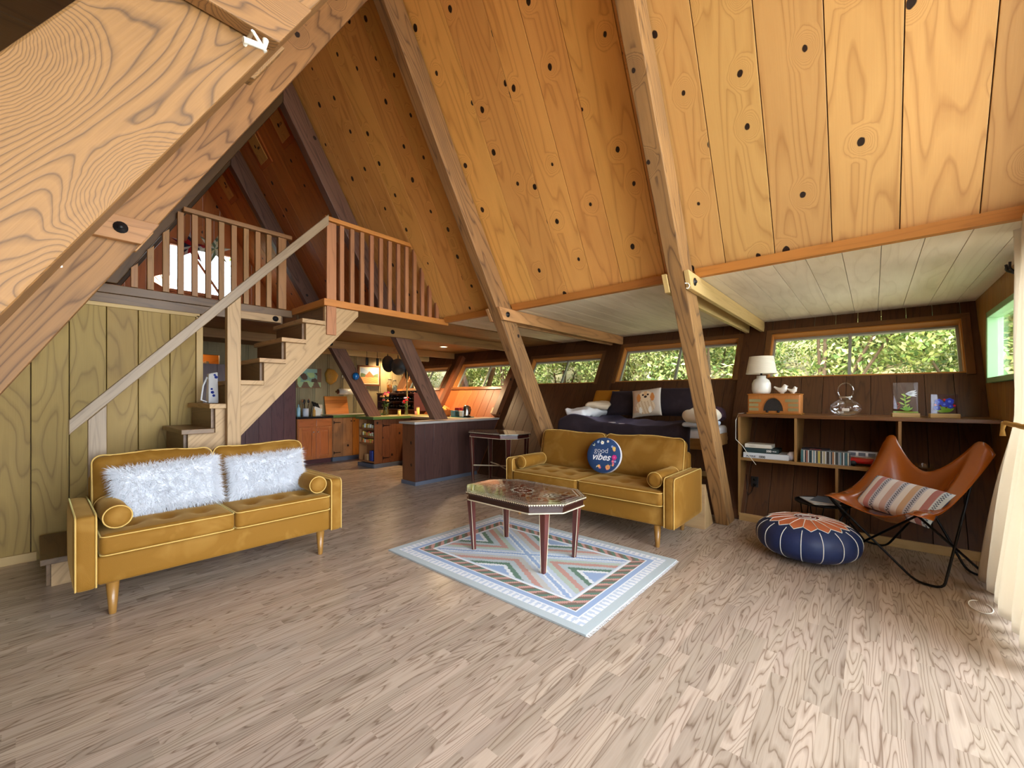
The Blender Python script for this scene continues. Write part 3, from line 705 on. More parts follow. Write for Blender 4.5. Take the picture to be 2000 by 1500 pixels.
# loft railings
lr = thing('loft_railing', 'left loft railing of wooden balusters behind the stair handrail', 'railing', (0, FR[3]-.05, 2.287))
def rl(x): return (x+.93)/K
y0 = -.01
m = MB(); m.box((.93, y0-.015, .805), (1.92, y0+.055, .85), g=(1, 0, 0)); m.build('top_rail', M['rail_tan'], lr, bevel=.006)
bx = .335
while bx < 1.76:
    zt = min(.80, rl(bx)-2.285-.03)
    if zt > .08:
        m = MB(); m.prism([(bx, y0, 0.001), (bx+.048, y0, .001), (bx+.048, y0, zt), (bx, y0, zt-(.05 if zt < .79 else 0))], (0, .035, 0), g=(0, 0, 1)); m.build('baluster', M['rail_tan'], lr, bevel=.003)
    bx += .1105
m = MB(); m.box((1.775, y0-.01, .001), (1.86, y0+.05, .80), g=(0, 0, 1)); m.build('end_post', M['rail_tan'], lr, bevel=.004)
rrg = thing('landing_railing', 'reddish loft railing with balusters that shorten under the roof slope, above the kitchen', 'railing', (0, 4.22, 2.305))
m = MB(); m.prism([(1.94, 0, .81), (roofX(3.14)-.03, 0, .81), (roofX(3.19)-.03, 0, .855), (1.94, 0, .855)], (0, .075, 0), g=(1, 0, 0)); m.build('top_rail', M['trim'], rrg, bevel=.006)
for j in range(12):
    bx = 2.128+.1160*j-.022; zt = min(.808, (4.86-bx-.03)/K-2.305-.01); za = min(.808, (4.86-bx)/K-2.305-.01)
    if zt < .05: continue
    m = MB(); m.prism([(bx, .025, .001), (bx+.046, .025, .001), (bx+.046, .025, min(.808, (4.86-bx-.046)/K-2.305-.012)), (bx, .025, za)], (0, .035, 0), g=(0, 0, 1)); m.build('baluster', M['rail'], rrg, bevel=.003)
# hatches under the ridge
for j, (yc, zc) in enumerate(((5.72, 4.78), (6.50, 4.78), (8.05, 4.76))):
    n = Vector((1, 0, K)).normalized(); u = Vector((-K, 0, 1)).normalized(); c = Vector((roofX(zc), yc, zc))-n*.012
    m = MB(); m.obox(c, u*.22, (0, .18, 0), n*.011, g=u); o = m.build('vent_hatch', M['loft_orange'], bevel=.003)
    tag(o, ['hatch with a small latch high on the roof, nearest of the three', 'middle hatch with a small latch high on the roof boards', 'farthest and darkest hatch high on the roof boards'][j], 'hatch', 'roof hatches')
    m = MB(); m.obox(c-n*.018, u*.16, (0, .125, 0), n*.006, g=u); d_ = m.build('hatch_door', M['roof'], o, bevel=.003)
    m = MB(); m.obox(c-n*.03-Vector((0, .06, 0)), u*.012, (0, .03, 0), n*.005); m.build('latch', M['steel'], d_)
# ------------------------------------------------------------------ sofas
def sofa(name, label, Wd, loc, rz):
    t = thing(name, label, 'sofa', loc, rz); h = Wd/2
    for sx in (-1, 1):
        for yy in (.045, .66):
            m = MB(); x = sx*(h-.165)
            m.lathe([(0, 0), (.016, 0), (.018, .004), (.031, .19), (0, .19)], (x, yy, 0), 20); m.build('leg', M['sofaleg'], t)
    m = MB(); m.rbox((0, .37, .275), (Wd-.19, .70, .17), .02, puff=(0, 0, 0)); m.build('seat_base', M['velvet'], t)
    for sx in (-1, 1):
        x = sx*(h-.05); m = MB(); m.rbox((x, .365, .395), (.10, .73, .43), .028, n=8, puff=(.008, .004, .004)); a = m.build('arm', M['velvet'], t)
        m = MB()
        for yo in (-.002,):
            for xx in (x-.042, x+.042):
                pts = [(xx, .002, .19), (xx, .0, .585), (xx, .012, .604), (xx, .03, .611), (xx, .70, .611), (xx, .725, .595), (xx, .731, .2)]
                m.tube(pts, .0045, 6)
        m.build('piping', M['piping'], a)
    m = MB(); m.rbox((0, .70, .50), (Wd-.2, .085, .52), .03); m.build('back_frame', M['velvet'], t)
    cw = (Wd-.205)/2
    for sx in (-1, 1):
        cx = sx*cw/2
        dm = [(dx*cw*.27, dyy, .030, .050) for dx in (-1, 0, 1) for dyy in (-.12, .10)] + [(0, -.0, .006, .2)]
        m = MB(); m.rbox((cx, .285, .425), (cw-.004, .61, .13), .035, n=44, puff=(.004, .012, .022), dimple=dm); s_ = m.build('seat_cushion', M['velvet'], t)
        m = MB(); z = .482
        for zz in (.480, .372):
            x0, x1, y0_, y1_ = cx-cw/2+.006, cx+cw/2-.006, -.026, .58; r = .03; pts = []
            for (qx, qy, a0) in ((x0+r, y0_+r, PI), (x1-r, y0_+r, 1.5*PI), (x1-r, y1_-r, 0), (x0+r, y1_-r, .5*PI)):
                for k in range(5): pts.append((qx+r*math.cos(a0+k*PI/8), qy+r*math.sin(a0+k*PI/8)-(0 if 1 else 0)+.010*math.sin(PI*(qx-x0)/(x1-x0))*0, zz))
            m.tube(pts, .004, 6, closed=True)
        m.build('piping', M['piping'], s_)
        m = MB()
        for (dx, dyy, dd, _) in dm[:-1]: b_ = MB(); b_.ell((cx+dx, .285+dyy, .425+.065+.022*.62-dd+.004), (.011, .011, .006), 10); b_.build('tuft_button', M['velvet'], s_)
        # back cushion, leaning
        Mt = Matrix.Translation((cx, .575, .69)) @ Matrix.Rotation(math.radians(-13), 4, 'X')
        rs = random.Random(int(Wd*100)+sx)
        ph = [rs.uniform(0, 6) for _ in range(4)]
        def wr(p, ph=ph, cw=cw):
            e = (p.z/.21); a = p.x/(cw/2)
            p.y -= .006*math.sin(p.x*38+ph[0]+3*p.z)*max(0, e)**2 + .004*math.sin(p.x*70+ph[1])*max(0, e)**3
            p.z += .008*math.sin(p.x*9+ph[2])*max(0, e)
            return p
        m = MB(); m.rbox((0, 0, 0), (cw-.004, .15, .415), .06, n=24, puff=(.004, .035, .012), M=Mt, mod=wr); b_ = m.build('back_cushion', M['velvet'], t)
        m = MB(); pts = []; r = .055
        x0, x1, z0, z1 = -cw/2+.004, cw/2-.004, -.20, .206
        for (qx, qz, a0) in ((x0+r, z0+r, PI), (x1-r, z0+r, 1.5*PI), (x1-r, z1-r, 0), (x0+r, z1-r, .5*PI)):
            for k in range(7): 
                p = Vector((qx+r*math.cos(a0+k*PI/12), -.048, qz+r*math.sin(a0+k*PI/12)))
                pts.append(Mt @ p)
            if a0 == 0 :
                for k in range(1, 12):
                    xx = x1-r-(x1-x0-2*r)*k/12; p = Vector((xx, -.048, z1+.008*math.sin(xx*9+ph[2]))); pts.append(Mt @ p)
        m.tube(pts, .0045, 6, closed=True); m.build('piping', M['piping'], b_)
    return t
sofa('velvet_sofa', 'mustard velvet sofa with two white furry pillows in front of the stairs', 1.57, (.92, 3.40, 0), 0)
sofa('velvet_sofa', 'mustard velvet sofa with the round pillow standing before the bed', 1.885, (3.485, 2.185, 0), -PI/2)
def bolster(loc, rz, label):
    m = MB(); r = .067; L = .20
    m.lathe([(0, -L-.004), (.03, -L-.010), (.06, -L-.006), (r-.006, -L), (r, -L+.01), (r+.002, 0), (r, L-.01), (r-.006, L), (.06, L+.006), (.03, L+.01), (0, L+.004)], (0, 0, 0), 28, 'y')
    o = m.build('bolster', M['velvet']); o.location = loc; o.rotation_euler = (0, 0, rz); tag(o, label, 'bolster', 'velvet bolsters on the sofas')
    for s_ in (-1, 1):
        m = MB(); m.tube([((r-.001)*math.cos(a*PI/12), s_*(L-.003), (r-.001)*math.sin(a*PI/12)) for a in range(24)], .004, 6, closed=True); m.build('piping', M['piping'], o)
    return o
bolster((.315, 3.63, .578), .03, 'mustard bolster at the left end of the sofa by the stairs')
bolster((1.525, 3.63, .578), -.04, 'mustard bolster at the right end of the sofa by the stairs')
bolster((3.72, 2.945, .578), PI/2+.03, 'mustard bolster at the far arm of the sofa before the bed')
bolster((3.72, 1.425, .578), PI/2-.03, 'mustard bolster at the near arm of the sofa before the bed')
# furry pillows
def pillow_fn(w, h, T, p=4, q=.45):
    def fn(sgn):
        def f(u, v):
            a, b = u*2-1, v*2-1
            pin = 1-.06*(1-a*a)*abs(b)**6; pin2 = 1-.07*(1-b*b)*abs(a)**6
            th = T/2*max(0, (1-abs(a)**p))**q*max(0, (1-abs(b)**p))**q
            return Vector((a*w/2*pin2, sgn*th, b*h/2*pin))
        return f
    return fn
def pillow(m, w, h, T, Mt=None, n=14, colfn=None, **kw):
    f = pillow_fn(w, h, T); i0 = len(m.v)
    m.grid(f(-1), n, n, colfn=colfn, **kw); m.grid(f(1), n, n, flip=True, **kw)
    if Mt: m.xf(Mt, i0)
def furry(loc, rot, w, h, label, seed):
    m = MB(); pillow(m, w, h, .13); o = m.build('furry_pillow', M['fur']); o.location = loc; o.rotation_euler = rot; tag(o, label, 'pillow', 'white furry pillows on the left sofa')
    rs = random.Random(seed); f = pillow_fn(w, h, .13); m = MB()
    for i in range(8500):
        u, v = rs.random(), rs.random()
        if i % 3 == 0:
            e = rs.choice((0, 1, 2, 3)); d_ = rs.random()*.06
            u, v = ((d_, v), (1-d_, v), (u, d_), (u, 1-d_))[e]
        sgn = -1 if rs.random() < .8 else 1
        p = f(sgn)(u, v); a, b = u*2-1, v*2-1
        out = Vector((a*abs(a)**3*1.4, sgn*.55*(1-max(abs(a), abs(b))**4), b*abs(b)**3*1.2-.25)); out += Vector((rs.gauss(0, .5), rs.gauss(0, .25), rs.gauss(0, .5)))
        out.normalize(); L = rs.uniform(.026, .070); s_ = out.orthogonal().normalized()*.0014
        q = p+out*L*.5+Vector((0, 0, 0)); e = p+out*L+Vector((rs.gauss(0, .006), rs.gauss(0, .004), -.010))
        m.face([p-s_, p+s_, q+s_*.8, q-s_*.8], None, 0); m.face([q-s_*.8, q+s_*.8, e], None, 0)
    fo = m.build('fur', M['fur'], o, merge=False, kind='stuff')
    return o
furry((.62, 3.765, .672), (math.radians(-12), math.radians(-3), .04), .58, .31, 'wide white furry pillow on the left half of the sofa by the stairs', 1)
furry((1.25, 3.765, .672), (math.radians(-12), math.radians(-2), -.03), .52, .30, 'white furry pillow on the right half of the sofa by the stairs', 2)
# round pillow
def flower(m, c, r, col, n=5, y=-.0012, cc=(240, 220, 90)):
    for k in range(n):
        a = 2*PI*k/n+c[0]*50; q = (c[0]+math.cos(a)*r*.55, c[1]+math.sin(a)*r*.55)
        m.face([(q[0]+r*.5*math.cos(t*PI/4), y, q[1]+r*.5*math.sin(t*PI/4)) for t in range(8)][::1], None, 0, col=col)
    m.face([(c[0]+r*.35*math.cos(t*PI/4), y-.0006, c[1]+r*.35*math.sin(t*PI/4)) for t in range(8)], None, 0, col=cc)
R0 = .185
rp = thing('round_pillow', 'round navy pillow with flowers and white lettering on the right sofa', 'pillow', (3.875, 2.10, .690), rot=(math.radians(-13), 0, -PI/2+.1))
m = MB(); m.lathe([(0, .055), (R0*.7, .050), (R0*.93, .032), (R0, .0), (R0*.985, -.036)], (0, 0, 0), 40, 'y'); m.build('side_band', M['whitecloth'], rp)
m = MB(); m.lathe([(R0*.985, -.036), (R0*.9, -.047), (R0*.6, -.052), (0, -.054)], (0, 0, 0), 40, 'y')
m.build('front_panel', plain('navy_print', (34, 62, 104), .8), rp)
m = MB(); rs = random.Random(4)
for k in range(26):
    a = rs.uniform(-2.4, 2.6)+PI*.0; rad = rs.uniform(.118, .150)
    c = (rad*math.cos(a), rad*math.sin(a)); 
    yy = -.0545
    kind = rs.choice((0, 0, 1, 2))
    if kind == 0: flower(m, c, rs.uniform(.010, .020), rs.choice(((226, 90, 150), (246, 178, 110), (240, 238, 230), (196, 60, 110), (120, 160, 220))), y=yy, cc=(240, 200, 120))
    else:
        t = a+rs.uniform(-.6, .6); L = rs.uniform(.02, .035); d_ = Vector((math.cos(t), 0, math.sin(t))); w_ = Vector((-math.sin(t), 0, math.cos(t)))*L*.18
        p = Vector((c[0], yy, c[1])); m.face([p-d_*L/2, p+w_, p+d_*L/2, p-w_], None, 0, col=rs.choice(((150, 190, 180), (110, 150, 120), (200, 214, 190))))
flower(m, (.125, -.015), .026, (214, 50, 140), 6, -.0548, (240, 120, 170)); flower(m, (.065, -.120), .024, (248, 176, 110), 7, -.0548, (240, 150, 90)); flower(m, (.115, .075), .018, (246, 206, 120), 6, -.0548)
m.build('flower_print', M['vc'], rp)
m = MB(); m.text('good', .075, (-.02, -.0555, .045), (1, 0, 0), (0, 0, 1), .0006, bold=-.0012); m.text('vibes', .098, (-.02, -.0555, -.022), (1, 0, 0), (0, 0, 1), .0006, font_shear=.35, bold=.0015)
m.build('lettering', M['whitecloth'], rp)

# ------------------------------------------------------------------ inlaid octagonal tables
def octo(hx, hy, c):
    return [(-hx+c, -hy), (hx-c, -hy), (hx, -hy+c), (hx, hy-c), (hx-c, hy), (-hx+c, hy), (-hx, hy-c), (-hx, -hy+c)]
def inside(poly, x, y):
    return all((b[0]-a[0])*(y-a[1])-(b[1]-a[1])*(x-a[0]) > 0 for a, b in zip(poly, poly[1:]+poly[:1]))
def edge_d(poly, x, y):
    return min(((b[0]-a[0])*(y-a[1])-(b[1]-a[1])*(x-a[0]))/math.hypot(b[0]-a[0], b[1]-a[1]) for a, b in zip(poly, poly[1:]+poly[:1]))
dkw = plain('dark_lacquer', (52, 26, 20), .18, coat=.5); ivory = plain('ivory_inlay', (214, 200, 168), .3, coat=.3)
legm = wood('mahogany_leg', (96, 50, 44), (56, 26, 26), su=1, sv=14, rings=6, contrast=.4, rough=.2, var=.04, stain=.2, coat=.4)
def inlay_table(name, label, loc, zt, hx=.335, hy=.51, ch=.185, stretch=False, rz=0):
    t = thing(name, label, 'table', loc, rz); P = octo(hx, hy, ch)
    m = MB(); m.prism([(x, y, zt-.022) for x, y in P], (0, 0, .021)); top = m.build('tabletop', dkw, t, bevel=.003)
    nx, ny = 84, 128; pal = dict(w=(222, 214, 194), d=(38, 22, 20), b=(92, 42, 26), r=(120, 52, 30), g=(150, 140, 120))
    def fn(u, v):
        x, y = (u*2-1)*hx, (v*2-1)*hy
        if not inside(P, x, y): return None
        e = edge_d(P, x, y); a = math.atan2(x/hx, y/hy); rr_ = math.hypot(x/hx, y/hy)
        if e < .006: return pal['d']
        if e < .022: return pal['w'] if int((x+y)*90+500) % 2 == 0 else pal['g']
        if e < .030: return pal['d']
        if e < .036: return pal['w']
        if e < .055: return pal['b']
        if e < .061: return pal['w']
        if e < .068: return pal['d']
        r0 = math.hypot(x, y*.8)
        k = r0+.010*math.cos(a*16)
        if r0 < .035: return pal['w'] if int(a*8/PI+50) % 2 == 0 else pal['d']
        if r0 < .065: return pal['r'] if int(a*12/PI+50) % 2 == 0 else pal['b']
        if k < .085: return pal['w'] if (int(x*160+500)+int(y*160+500)) % 2 == 0 else pal['g']
        if k < .105: return pal['g'] if (int(x*120+500)+int(y*120+500)) % 2 == 0 else pal['d']
        for sy_ in (-1, 1):
            r1 = math.hypot(x, y-sy_*.27)
            if r1 < .05: return pal['w'] if int(math.atan2(x, y-sy_*.27)*6/PI+50) % 2 == 0 else pal['d']
            if r1 < .085+.01*math.cos(8*math.atan2(x, y-sy_*.27)): return pal['g']
        if abs(x) > hx*.52+.02*math.cos(y*60): return pal['g'] if (int(x*110+500)+int(y*110+500)) % 2 == 0 else pal['b']
        return (pal['r'] if math.sin(y*23)*math.sin(x*17) > 0 else pal['b']) if abs(math.sin(x*40+math.sin(y*30)*2)*math.sin(y*40)) > .25 else pal['g']
    m = MB(); m.cells((-hx, -hy, zt), (2*hx, 0, 0), (0, 2*hy, 0), nx, ny, fn); m.build('inlay_top', M['vc_gloss'], top)
    m = MB()                                              # saw-tooth ivory inlay along the edge
    for a, b in zip(P, P[1:]+P[:1]):
        A, B = Vector((*a, 0)), Vector((*b, 0)); L = (B-A).length; n = max(2, int(L/.018)); d_ = (B-A)/n; o = Vector((d_.y, -d_.x, 0)).normalized()*.0012
        for k in range(n):
            p = A+d_*k+o; m.face([p+Vector((0, 0, zt-.0005)), p+d_*.5+Vector((0, 0, zt-.013)), p+d_+Vector((0, 0, zt-.0005))][::1], None, 0)
    m.build('edge_inlay', ivory, top)
    Q = octo(hx-.02, hy-.02, ch-.01); m = MB(); m.prism([(x, y, zt-.068) for x, y in Q], (0, 0, .046)); ap = m.build('apron', dkw if not stretch else legm, t, bevel=.002)
    Q2 = octo(hx-.012, hy-.012, ch-.006); m = MB(); m.prism([(x, y, zt-.072) for x, y in Q2], (0, 0, .007)); m.build('apron_moulding', ivory, ap)
    for sx in (-1, 1):
        for s2 in (-1, 1):
            x, y = sx*(hx-.115), s2*(hy-.125); x1, y1 = sx*(hx-.13), s2*(hy-.145)
            m = MB(); w0, w1, zb = .026, .014, zt-.0725
            m.hexa([(x1-w1, y1-w1, 0), (x1+w1, y1-w1, 0), (x1+w1, y1+w1, 0), (x1-w1, y1+w1, 0), (x-w0, y-w0, zb), (x+w0, y-w0, zb), (x+w0, y+w0, zb), (x-w0, y+w0, zb)], g=(0, 0, 1)); lg = m.build('leg', legm, t, bevel=.003)
            m = MB()
            for cx_, cy_ in ((-sx, s2), (sx, -s2)):
                m.tube([(x1+cx_*w1, y1+cy_*w1, .002), (x+cx_*w0, y+cy_*w0, zb)], .0024, 5)
            m.build('leg_inlay', ivory, lg)
    if stretch:
        for s2 in (-1, 1):
            m = MB(); m.tube([(-(hx-.125), -s2*(hy-.14), .26), (0, 0, .272+s2*.006), (hx-.125, s2*(hy-.14), .26)], .009, 8); m.build('stretcher', ivory, t)
    return t
inlay_table('coffee_table', 'octagonal coffee table with mother-of-pearl inlay, standing on the rug', (2.63, 2.175, .0135), .517)
inlay_table('console_table', 'tall octagonal inlaid table with crossed stretchers between half wall and sofa', (4.56, 4.24, 0), .775, hx=.32, hy=.50, stretch=True)

# ------------------------------------------------------------------ rug
rx0, rx1, ry0, ry1 = 1.95, 3.325, 1.17, 3.08
def rugcol(u, v):
    x, y = u*1.375, v*1.91; dx, dy_ = min(x, 1.375-x), min(y, 1.91-y); e = min(dx, dy_)
    along = y if dx < dy_ else x
    ivory_, blue, lb, pink, gr, lg, br, grey = (232, 236, 240), (160, 182, 216), (198, 210, 226), (200, 156, 146), (108, 136, 120), (188, 202, 190), (130, 112, 102), (188, 200, 204)
    if e < .06: return grey
    if e < .13: 
        k = (along/.045) % 1
        return ivory_ if abs(k-.5)*2 < .55*(1.4-(e-.06)/.07) or e > .118 else lb
    if e < .165: return blue
    if e < .18: return ivory_
    if e < .255:
        a = int(along/.035+(e-.18)/.037); return (pink if a % 3 == 0 else gr if a % 3 == 1 else br)
    if e < .275: return ivory_
    if e < .29: return lb
    # centre: stepped cross of zigzags
    cx_, cy_ = .6875, .955; X, Y = abs(x-cx_), abs(y-cy_)
    q = .022
    zig = q*abs(((x+y)/q*.5) % 2-1)
    d1 = abs(X/.40*.62-Y/.665*.62)                         # distance from the diagonals
    s_ = (Y/.665-X/.40)
    w = d1+zig*.5
    if w < .035: return blue
    if w < .062: return ivory_
    if w < .12: return lb
    if w < .20: return lg if s_ > 0 else (200, 200, 196)
    if w < .28: return pink
    if w < .36: return grey
    if w < .43: return gr
    if w < .48: return ivory_
    return blue
m = MB(); m.cells((rx0, ry0, .0125), (rx1-rx0, 0, 0), (0, ry1-ry0, 0), 138, 192, rugcol)
rug = m.build('rug', M['vc_fab']); tag(rug, 'flat-woven pastel rug with stepped zigzag pattern under the coffee table', 'rug')
m = MB(); m.box((rx0, ry0, .001), (rx1, ry1, .012)); m.build('rug_backing', plain('rug_backing', (176, 184, 186), .95), rug)
m = MB(); rs = random.Random(8)
for k in range(170):
    x = rx0+(rx1-rx0)*(k+.5)/170
    for yy, sg in ((ry0, -1), (ry1, 1)): m.tube([(x, yy, .007), (x+rs.uniform(-.004, .004), yy+sg*.008, .005), (x+rs.uniform(-.006, .006), yy+sg*.018, .003)], .0014, 4, caps=False)
m.build('fringe', M['whitecloth'], rug, merge=False, kind='stuff')

# ------------------------------------------------------------------ pouf
pf = thing('pouf', 'round navy leather pouf with orange petal top and white stitching', 'pouf', (4.13, .41, 0))
NP = 16; RP = .355; HP = .315
def pr(z): 
    t = z/HP*2-1; return RP*max(0, 1-abs(t)**2.6)**.42
prof = [(0, .0)]+[(pr(HP*(1-math.cos(PI*k/20))/2)+(0 if k else .16), HP*(1-math.cos(PI*k/20))/2) for k in range(1, 20)]+[(0, HP)]
def pfn(r_, z_, a): b_ = 1+.016*abs(math.sin(a*NP/2))-.006; return Vector((r_*b_*math.cos(a), r_*b_*math.sin(a), z_))
prof[0] = (0, .004)
def body(u, v):
    r_, z_ = prof[int(round(u*20))]; return pfn(r_, z_, v*2*PI)
m = MB(); m.grid(body, 20, NP*6, closed_v=True, flip=False, sm=True); pb = m.build('body', M['pouf_blue'], pf)
ztop = lambda r: HP*(1+max(0, 1-(r/RP)**(1/.42))**(1/2.6))/2
def petal_out(a): k = abs((a*NP/(2*PI)) % 1-.5)*2; return .235+.045*(1-k)
m = MB(); m.grid(lambda u, v: Vector(((.085+(petal_out(v*2*PI)-.085)*u)*math.cos(v*2*PI), (.085+(petal_out(v*2*PI)-.085)*u)*math.sin(v*2*PI), ztop((.085+(petal_out(v*2*PI)-.085)*u))+.0035)), 6, NP*8, closed_v=True, flip=True); m.build('petal_top', M['pouf_orange'], pf)
m = MB(); m.lathe([(0, HP+.006), (.05, ztop(.05)+.006), (.083, ztop(.083)+.004)], n=32); m.build('centre_medallion', plain('maroon_leather', (112, 50, 48), .5, noise=.6, nscale=160), pf)
m = MB()
for k in range(NP):
    a = 2*PI*k/NP
    m.tube([pfn(pr(z), z, a)*1.0+Vector((math.cos(a), math.sin(a), 0))*.001 for z in [HP*(.07+.80*j/12) for j in range(13)]], .0032, 5)
    m.tube([(r_*math.cos(a+PI/NP*0), r_*math.sin(a+PI/NP*0), ztop(r_)+.005) for r_ in (.088, .13, .18, .233)], .003, 5)
m.tube([((petal_out(a)+.001)*math.cos(a), (petal_out(a)+.001)*math.sin(a), ztop(petal_out(a))+.005) for a in [2*PI*j/(NP*8) for j in range(NP*8)]], .003, 5, closed=True)
for r_ in (.085, .06, .03): m.tube([(r_*math.cos(2*PI*j/32), r_*math.sin(2*PI*j/32), ztop(r_)+.007) for j in range(32)], .0025, 5, closed=True)
m.build('stitching', M['stitch'], pf)

# ------------------------------------------------------------------ butterfly chair
bc = thing('butterfly_chair', 'tan leather butterfly chair on a black rod frame in the right corner', 'chair', (4.43, -.16, 0), math.radians(58))
def sling(u, v):
    a = u*2-1; s_ = abs(a)
    edge = max(0, s_-.80)/.20
    wv = .36-.035*math.sin(PI*v)
    x = a*(wv)
    k = min(1, s_/.72)**1.7
    zc = .70*(1-v)**2+2*(1-v)*v*.14+.405*v*v; zs = .965*(1-v)**2+2*v*(1-v)*.36+.535*v*v
    yc = -.30*(1-v)**2+2*(1-v)*v*(-.16)+.29*v*v; ys = -.385*(1-v)**2+2*v*(1-v)*(-.02)+.385*v*v
    z = zc+(zs-zc)*k; y = yc+(ys-yc)*k
    er = edge**2
    if v < .5: z -= .085*er*(1-2*v)**2; y += .0
    else: y -= .09*er*(2*v-1)**3; z -= .03*er*(2*v-1)**2
    if v > .88 : z -= (v-.88)/.12*.045*(k)     # front pockets curl over the rods
    return Vector((x, y, z))
m = MB(); m.grid(sling, 40, 34, flip=False); sl = m.build('leather_sling', M['leather'], bc); so = sl.modifiers.new('thick', 'SOLIDIFY'); so.thickness = .005; so.offset = 0
tips = dict(BL=(.285, -.375, .925), BR=(-.285, -.375, .925), FL=(.30, .35, .485), FR=(-.30, .35, .485))
feet = dict(FR=((-.26, .30), (-.40, .27)), FL=((.26, .30), (.40, .27)), BR=((-.26, -.27), (-.40, -.24)), BL=((.26, -.27), (.40, -.24)))
def rod(tA, f, tB, off):
    A, B = Vector(tips[tA]), Vector(tips[tB]); p, q = Vector((*feet[f][0], .012)), Vector((*feet[f][1], .012)); pts = [A]
    def arc(c, frm, to):
        d1 = (Vector(frm)-c).normalized()*.06; d2 = (Vector(to)-c).normalized()*.045
        return [c+d1*(1-t)**2+d2*t*t+Vector((0, 0, 0)) for t in (0, .25, .5, .75, 1)]
    P1 = arc(p, A, q); P2 = arc(q, p, B); pts = [A]+P1+P2+[B]
    m = MB(); m.tube([v_+Vector((0, off, 0)) for v_ in pts], .0085, 8); return m.build('frame_rod', M['black'], bc)
rod('FL', 'FR', 'BR', 0.0); rod('FR', 'FL', 'BL', .0); rod('BL', 'BR', 'FR', .0); rod('BR', 'BL', 'FL', .0)
# striped pillow
def stripe(u, v):
    k = u*13
    i = int(k); f = k-i
    base = [(196, 206, 214), (176, 124, 124), (232, 230, 232), (198, 200, 214), (206, 176, 150), (232, 230, 232), (198, 200, 214), (206, 178, 172), (232, 230, 232), (198, 198, 210), (196, 140, 140), (232, 230, 232), (176, 184, 200)][min(i, 12)]
    if i in (0, 3, 6, 9, 12): 
        if (int(v*34)+(1 if f > .5 else 0)) % 2 == 0 and .15 < f < .85: return (88, 98, 122)
    return base
m = MB(); f = pillow_fn(.54, .31, .13)
m.grid(f(-1), 52, 34, colfn=lambda u, v: stripe(1-u, v)); m.col = (86, 92, 118); m.grid(f(1), 20, 20, flip=True)
sp = m.build('striped_pillow', M['vc_fab']); tag(sp, 'striped woven lumbar pillow lying on the leather butterfly chair', 'pillow')
fw = Vector((-.85, .53, 0)); lf = Vector((.53, .85, 0))
sp.location = Vector((4.43, -.16, 0))+fw*.08-lf*.05+Vector((0, 0, .515)); sp.rotation_euler = (math.radians(-42), math.radians(4), math.radians(58+172))
# small black side table with magazines
tt = thing('side_table', 'low black metal side table with magazines by the window-side wall', 'table', (4.68, .345, 0))
m = MB(); m.lathe([(0, .335), (.20, .335), (.21, .34), (.212, .352), (.205, .352), (.2, .343), (0, .343)], n=36); m.build('tray_top', M['black'], tt)
for k in range(3):
    a = 2*PI*k/3+.9; c_, s_ = math.cos(a), math.sin(a)
    m = MB(); m.tube([(.185*c_-.05*s_, .185*s_+.05*c_, .334), (.19*c_, .19*s_, .006), (.185*c_+.05*s_, .185*s_-.05*c_, .334)], .005, 6); m.build('leg', M['black'], tt)
def book(name, c, d, rz, cols, label, cat, group=None, z=None, title=None):
    t = thing(name, label, cat, c, rz, group)
    cm = plain('cover', cols[0], .4); 
    m = MB(); m.box((-d[0]/2, -d[1]/2, 0), (d[0]/2, d[1]/2, d[2]*.1)); m.box((-d[0]/2, -d[1]/2, d[2]*.9), (d[0]/2, d[1]/2, d[2])); m.build('cover', cm, t)
    m = MB(); m.box((-d[0]/2+.002, -d[1]/2+.003, d[2]*.1), (d[0]/2-.003, d[1]/2-.003, d[2]*.9)); m.build('pages', M['white'], t)
    return t
book('magazine', (4.65, .365, .3535), (.28, .21, .008), .5, [(200, 206, 212)], 'pale magazine lying at the bottom on the low black side table', 'magazine')
book('magazine', (4.68, .315, .3625), (.27, .20, .008), -.15, [(92, 100, 112)], 'dark grey magazine lying on top on the low black side table', 'magazine')

# ------------------------------------------------------------------ bed
bd = thing('daybed', 'built-in plywood daybed with dark coverlet behind the right sofa', 'bed', (4.29, 1.24, 0))
def B(x0, y0, z0, x1, y1, z1): return (x0, y0, z0), (x1, y1, z1)
m = MB(); m.box((0.0, 0, 0), (.02, 1.78, .44), g=(0, 1, 0)); m.prism([(.021, 0, 0), (.28, 0, 0), (.03, 0, .44), (.021, 0, .44)], (0, .02, 0), g=(0, 0, 1)); m.build('plinth_panel', M['ply'], bd, bevel=.003)
m = MB(); m.box((.06, .0, .77), (.84, .025, .895), g=(1, 0, 0)); m.box((.06, .03, .77), (.085, 1.78, .88), g=(0, 1, 0)); m.box((.086, 1.755, .77), (.98, 1.78, .88), g=(1, 0, 0)); m.build('side_rail', M['shelf_pale'], bd, bevel=.004)
m = MB(); m.box((.30, .0, .44), (.62, .20, .47)); m.build('step_shelf', M['shelf_pale'], bd, bevel=.003)
m = MB(); m.box((.10, .03, .80), (.98, 1.75, .84)); m.build('slat_base', M['shelf_pale'], bd)
m = MB(); m.rbox((.53, .90, .91), (.88, 1.74, .13), .04, puff=(0, 0, .01)); m.build('mattress', M['whitecloth'], bd)
def cov(u, v):
    y = .16+1.62*u; w = .012*math.sin(y*9)+.008*math.sin(y*23+1)
    s_ = v*1.5                                  # arc length from the back edge over the front
    if s_ < .90: p = (1.00-s_, 1.0+.02*math.sin(y*5+s_*8)+w*.6)
    else: 
        t = s_-.90; p = (.085-.018+.006*math.sin(y*30)*min(1, t*3)-.02*min(1, t*5), 1.0+w*.5-t*.72)
    zz = p[1]
    if s_ < .90: zz += .06*math.exp(-((y-1.6)/.25)**2)
    return Vector((p[0], y, zz))
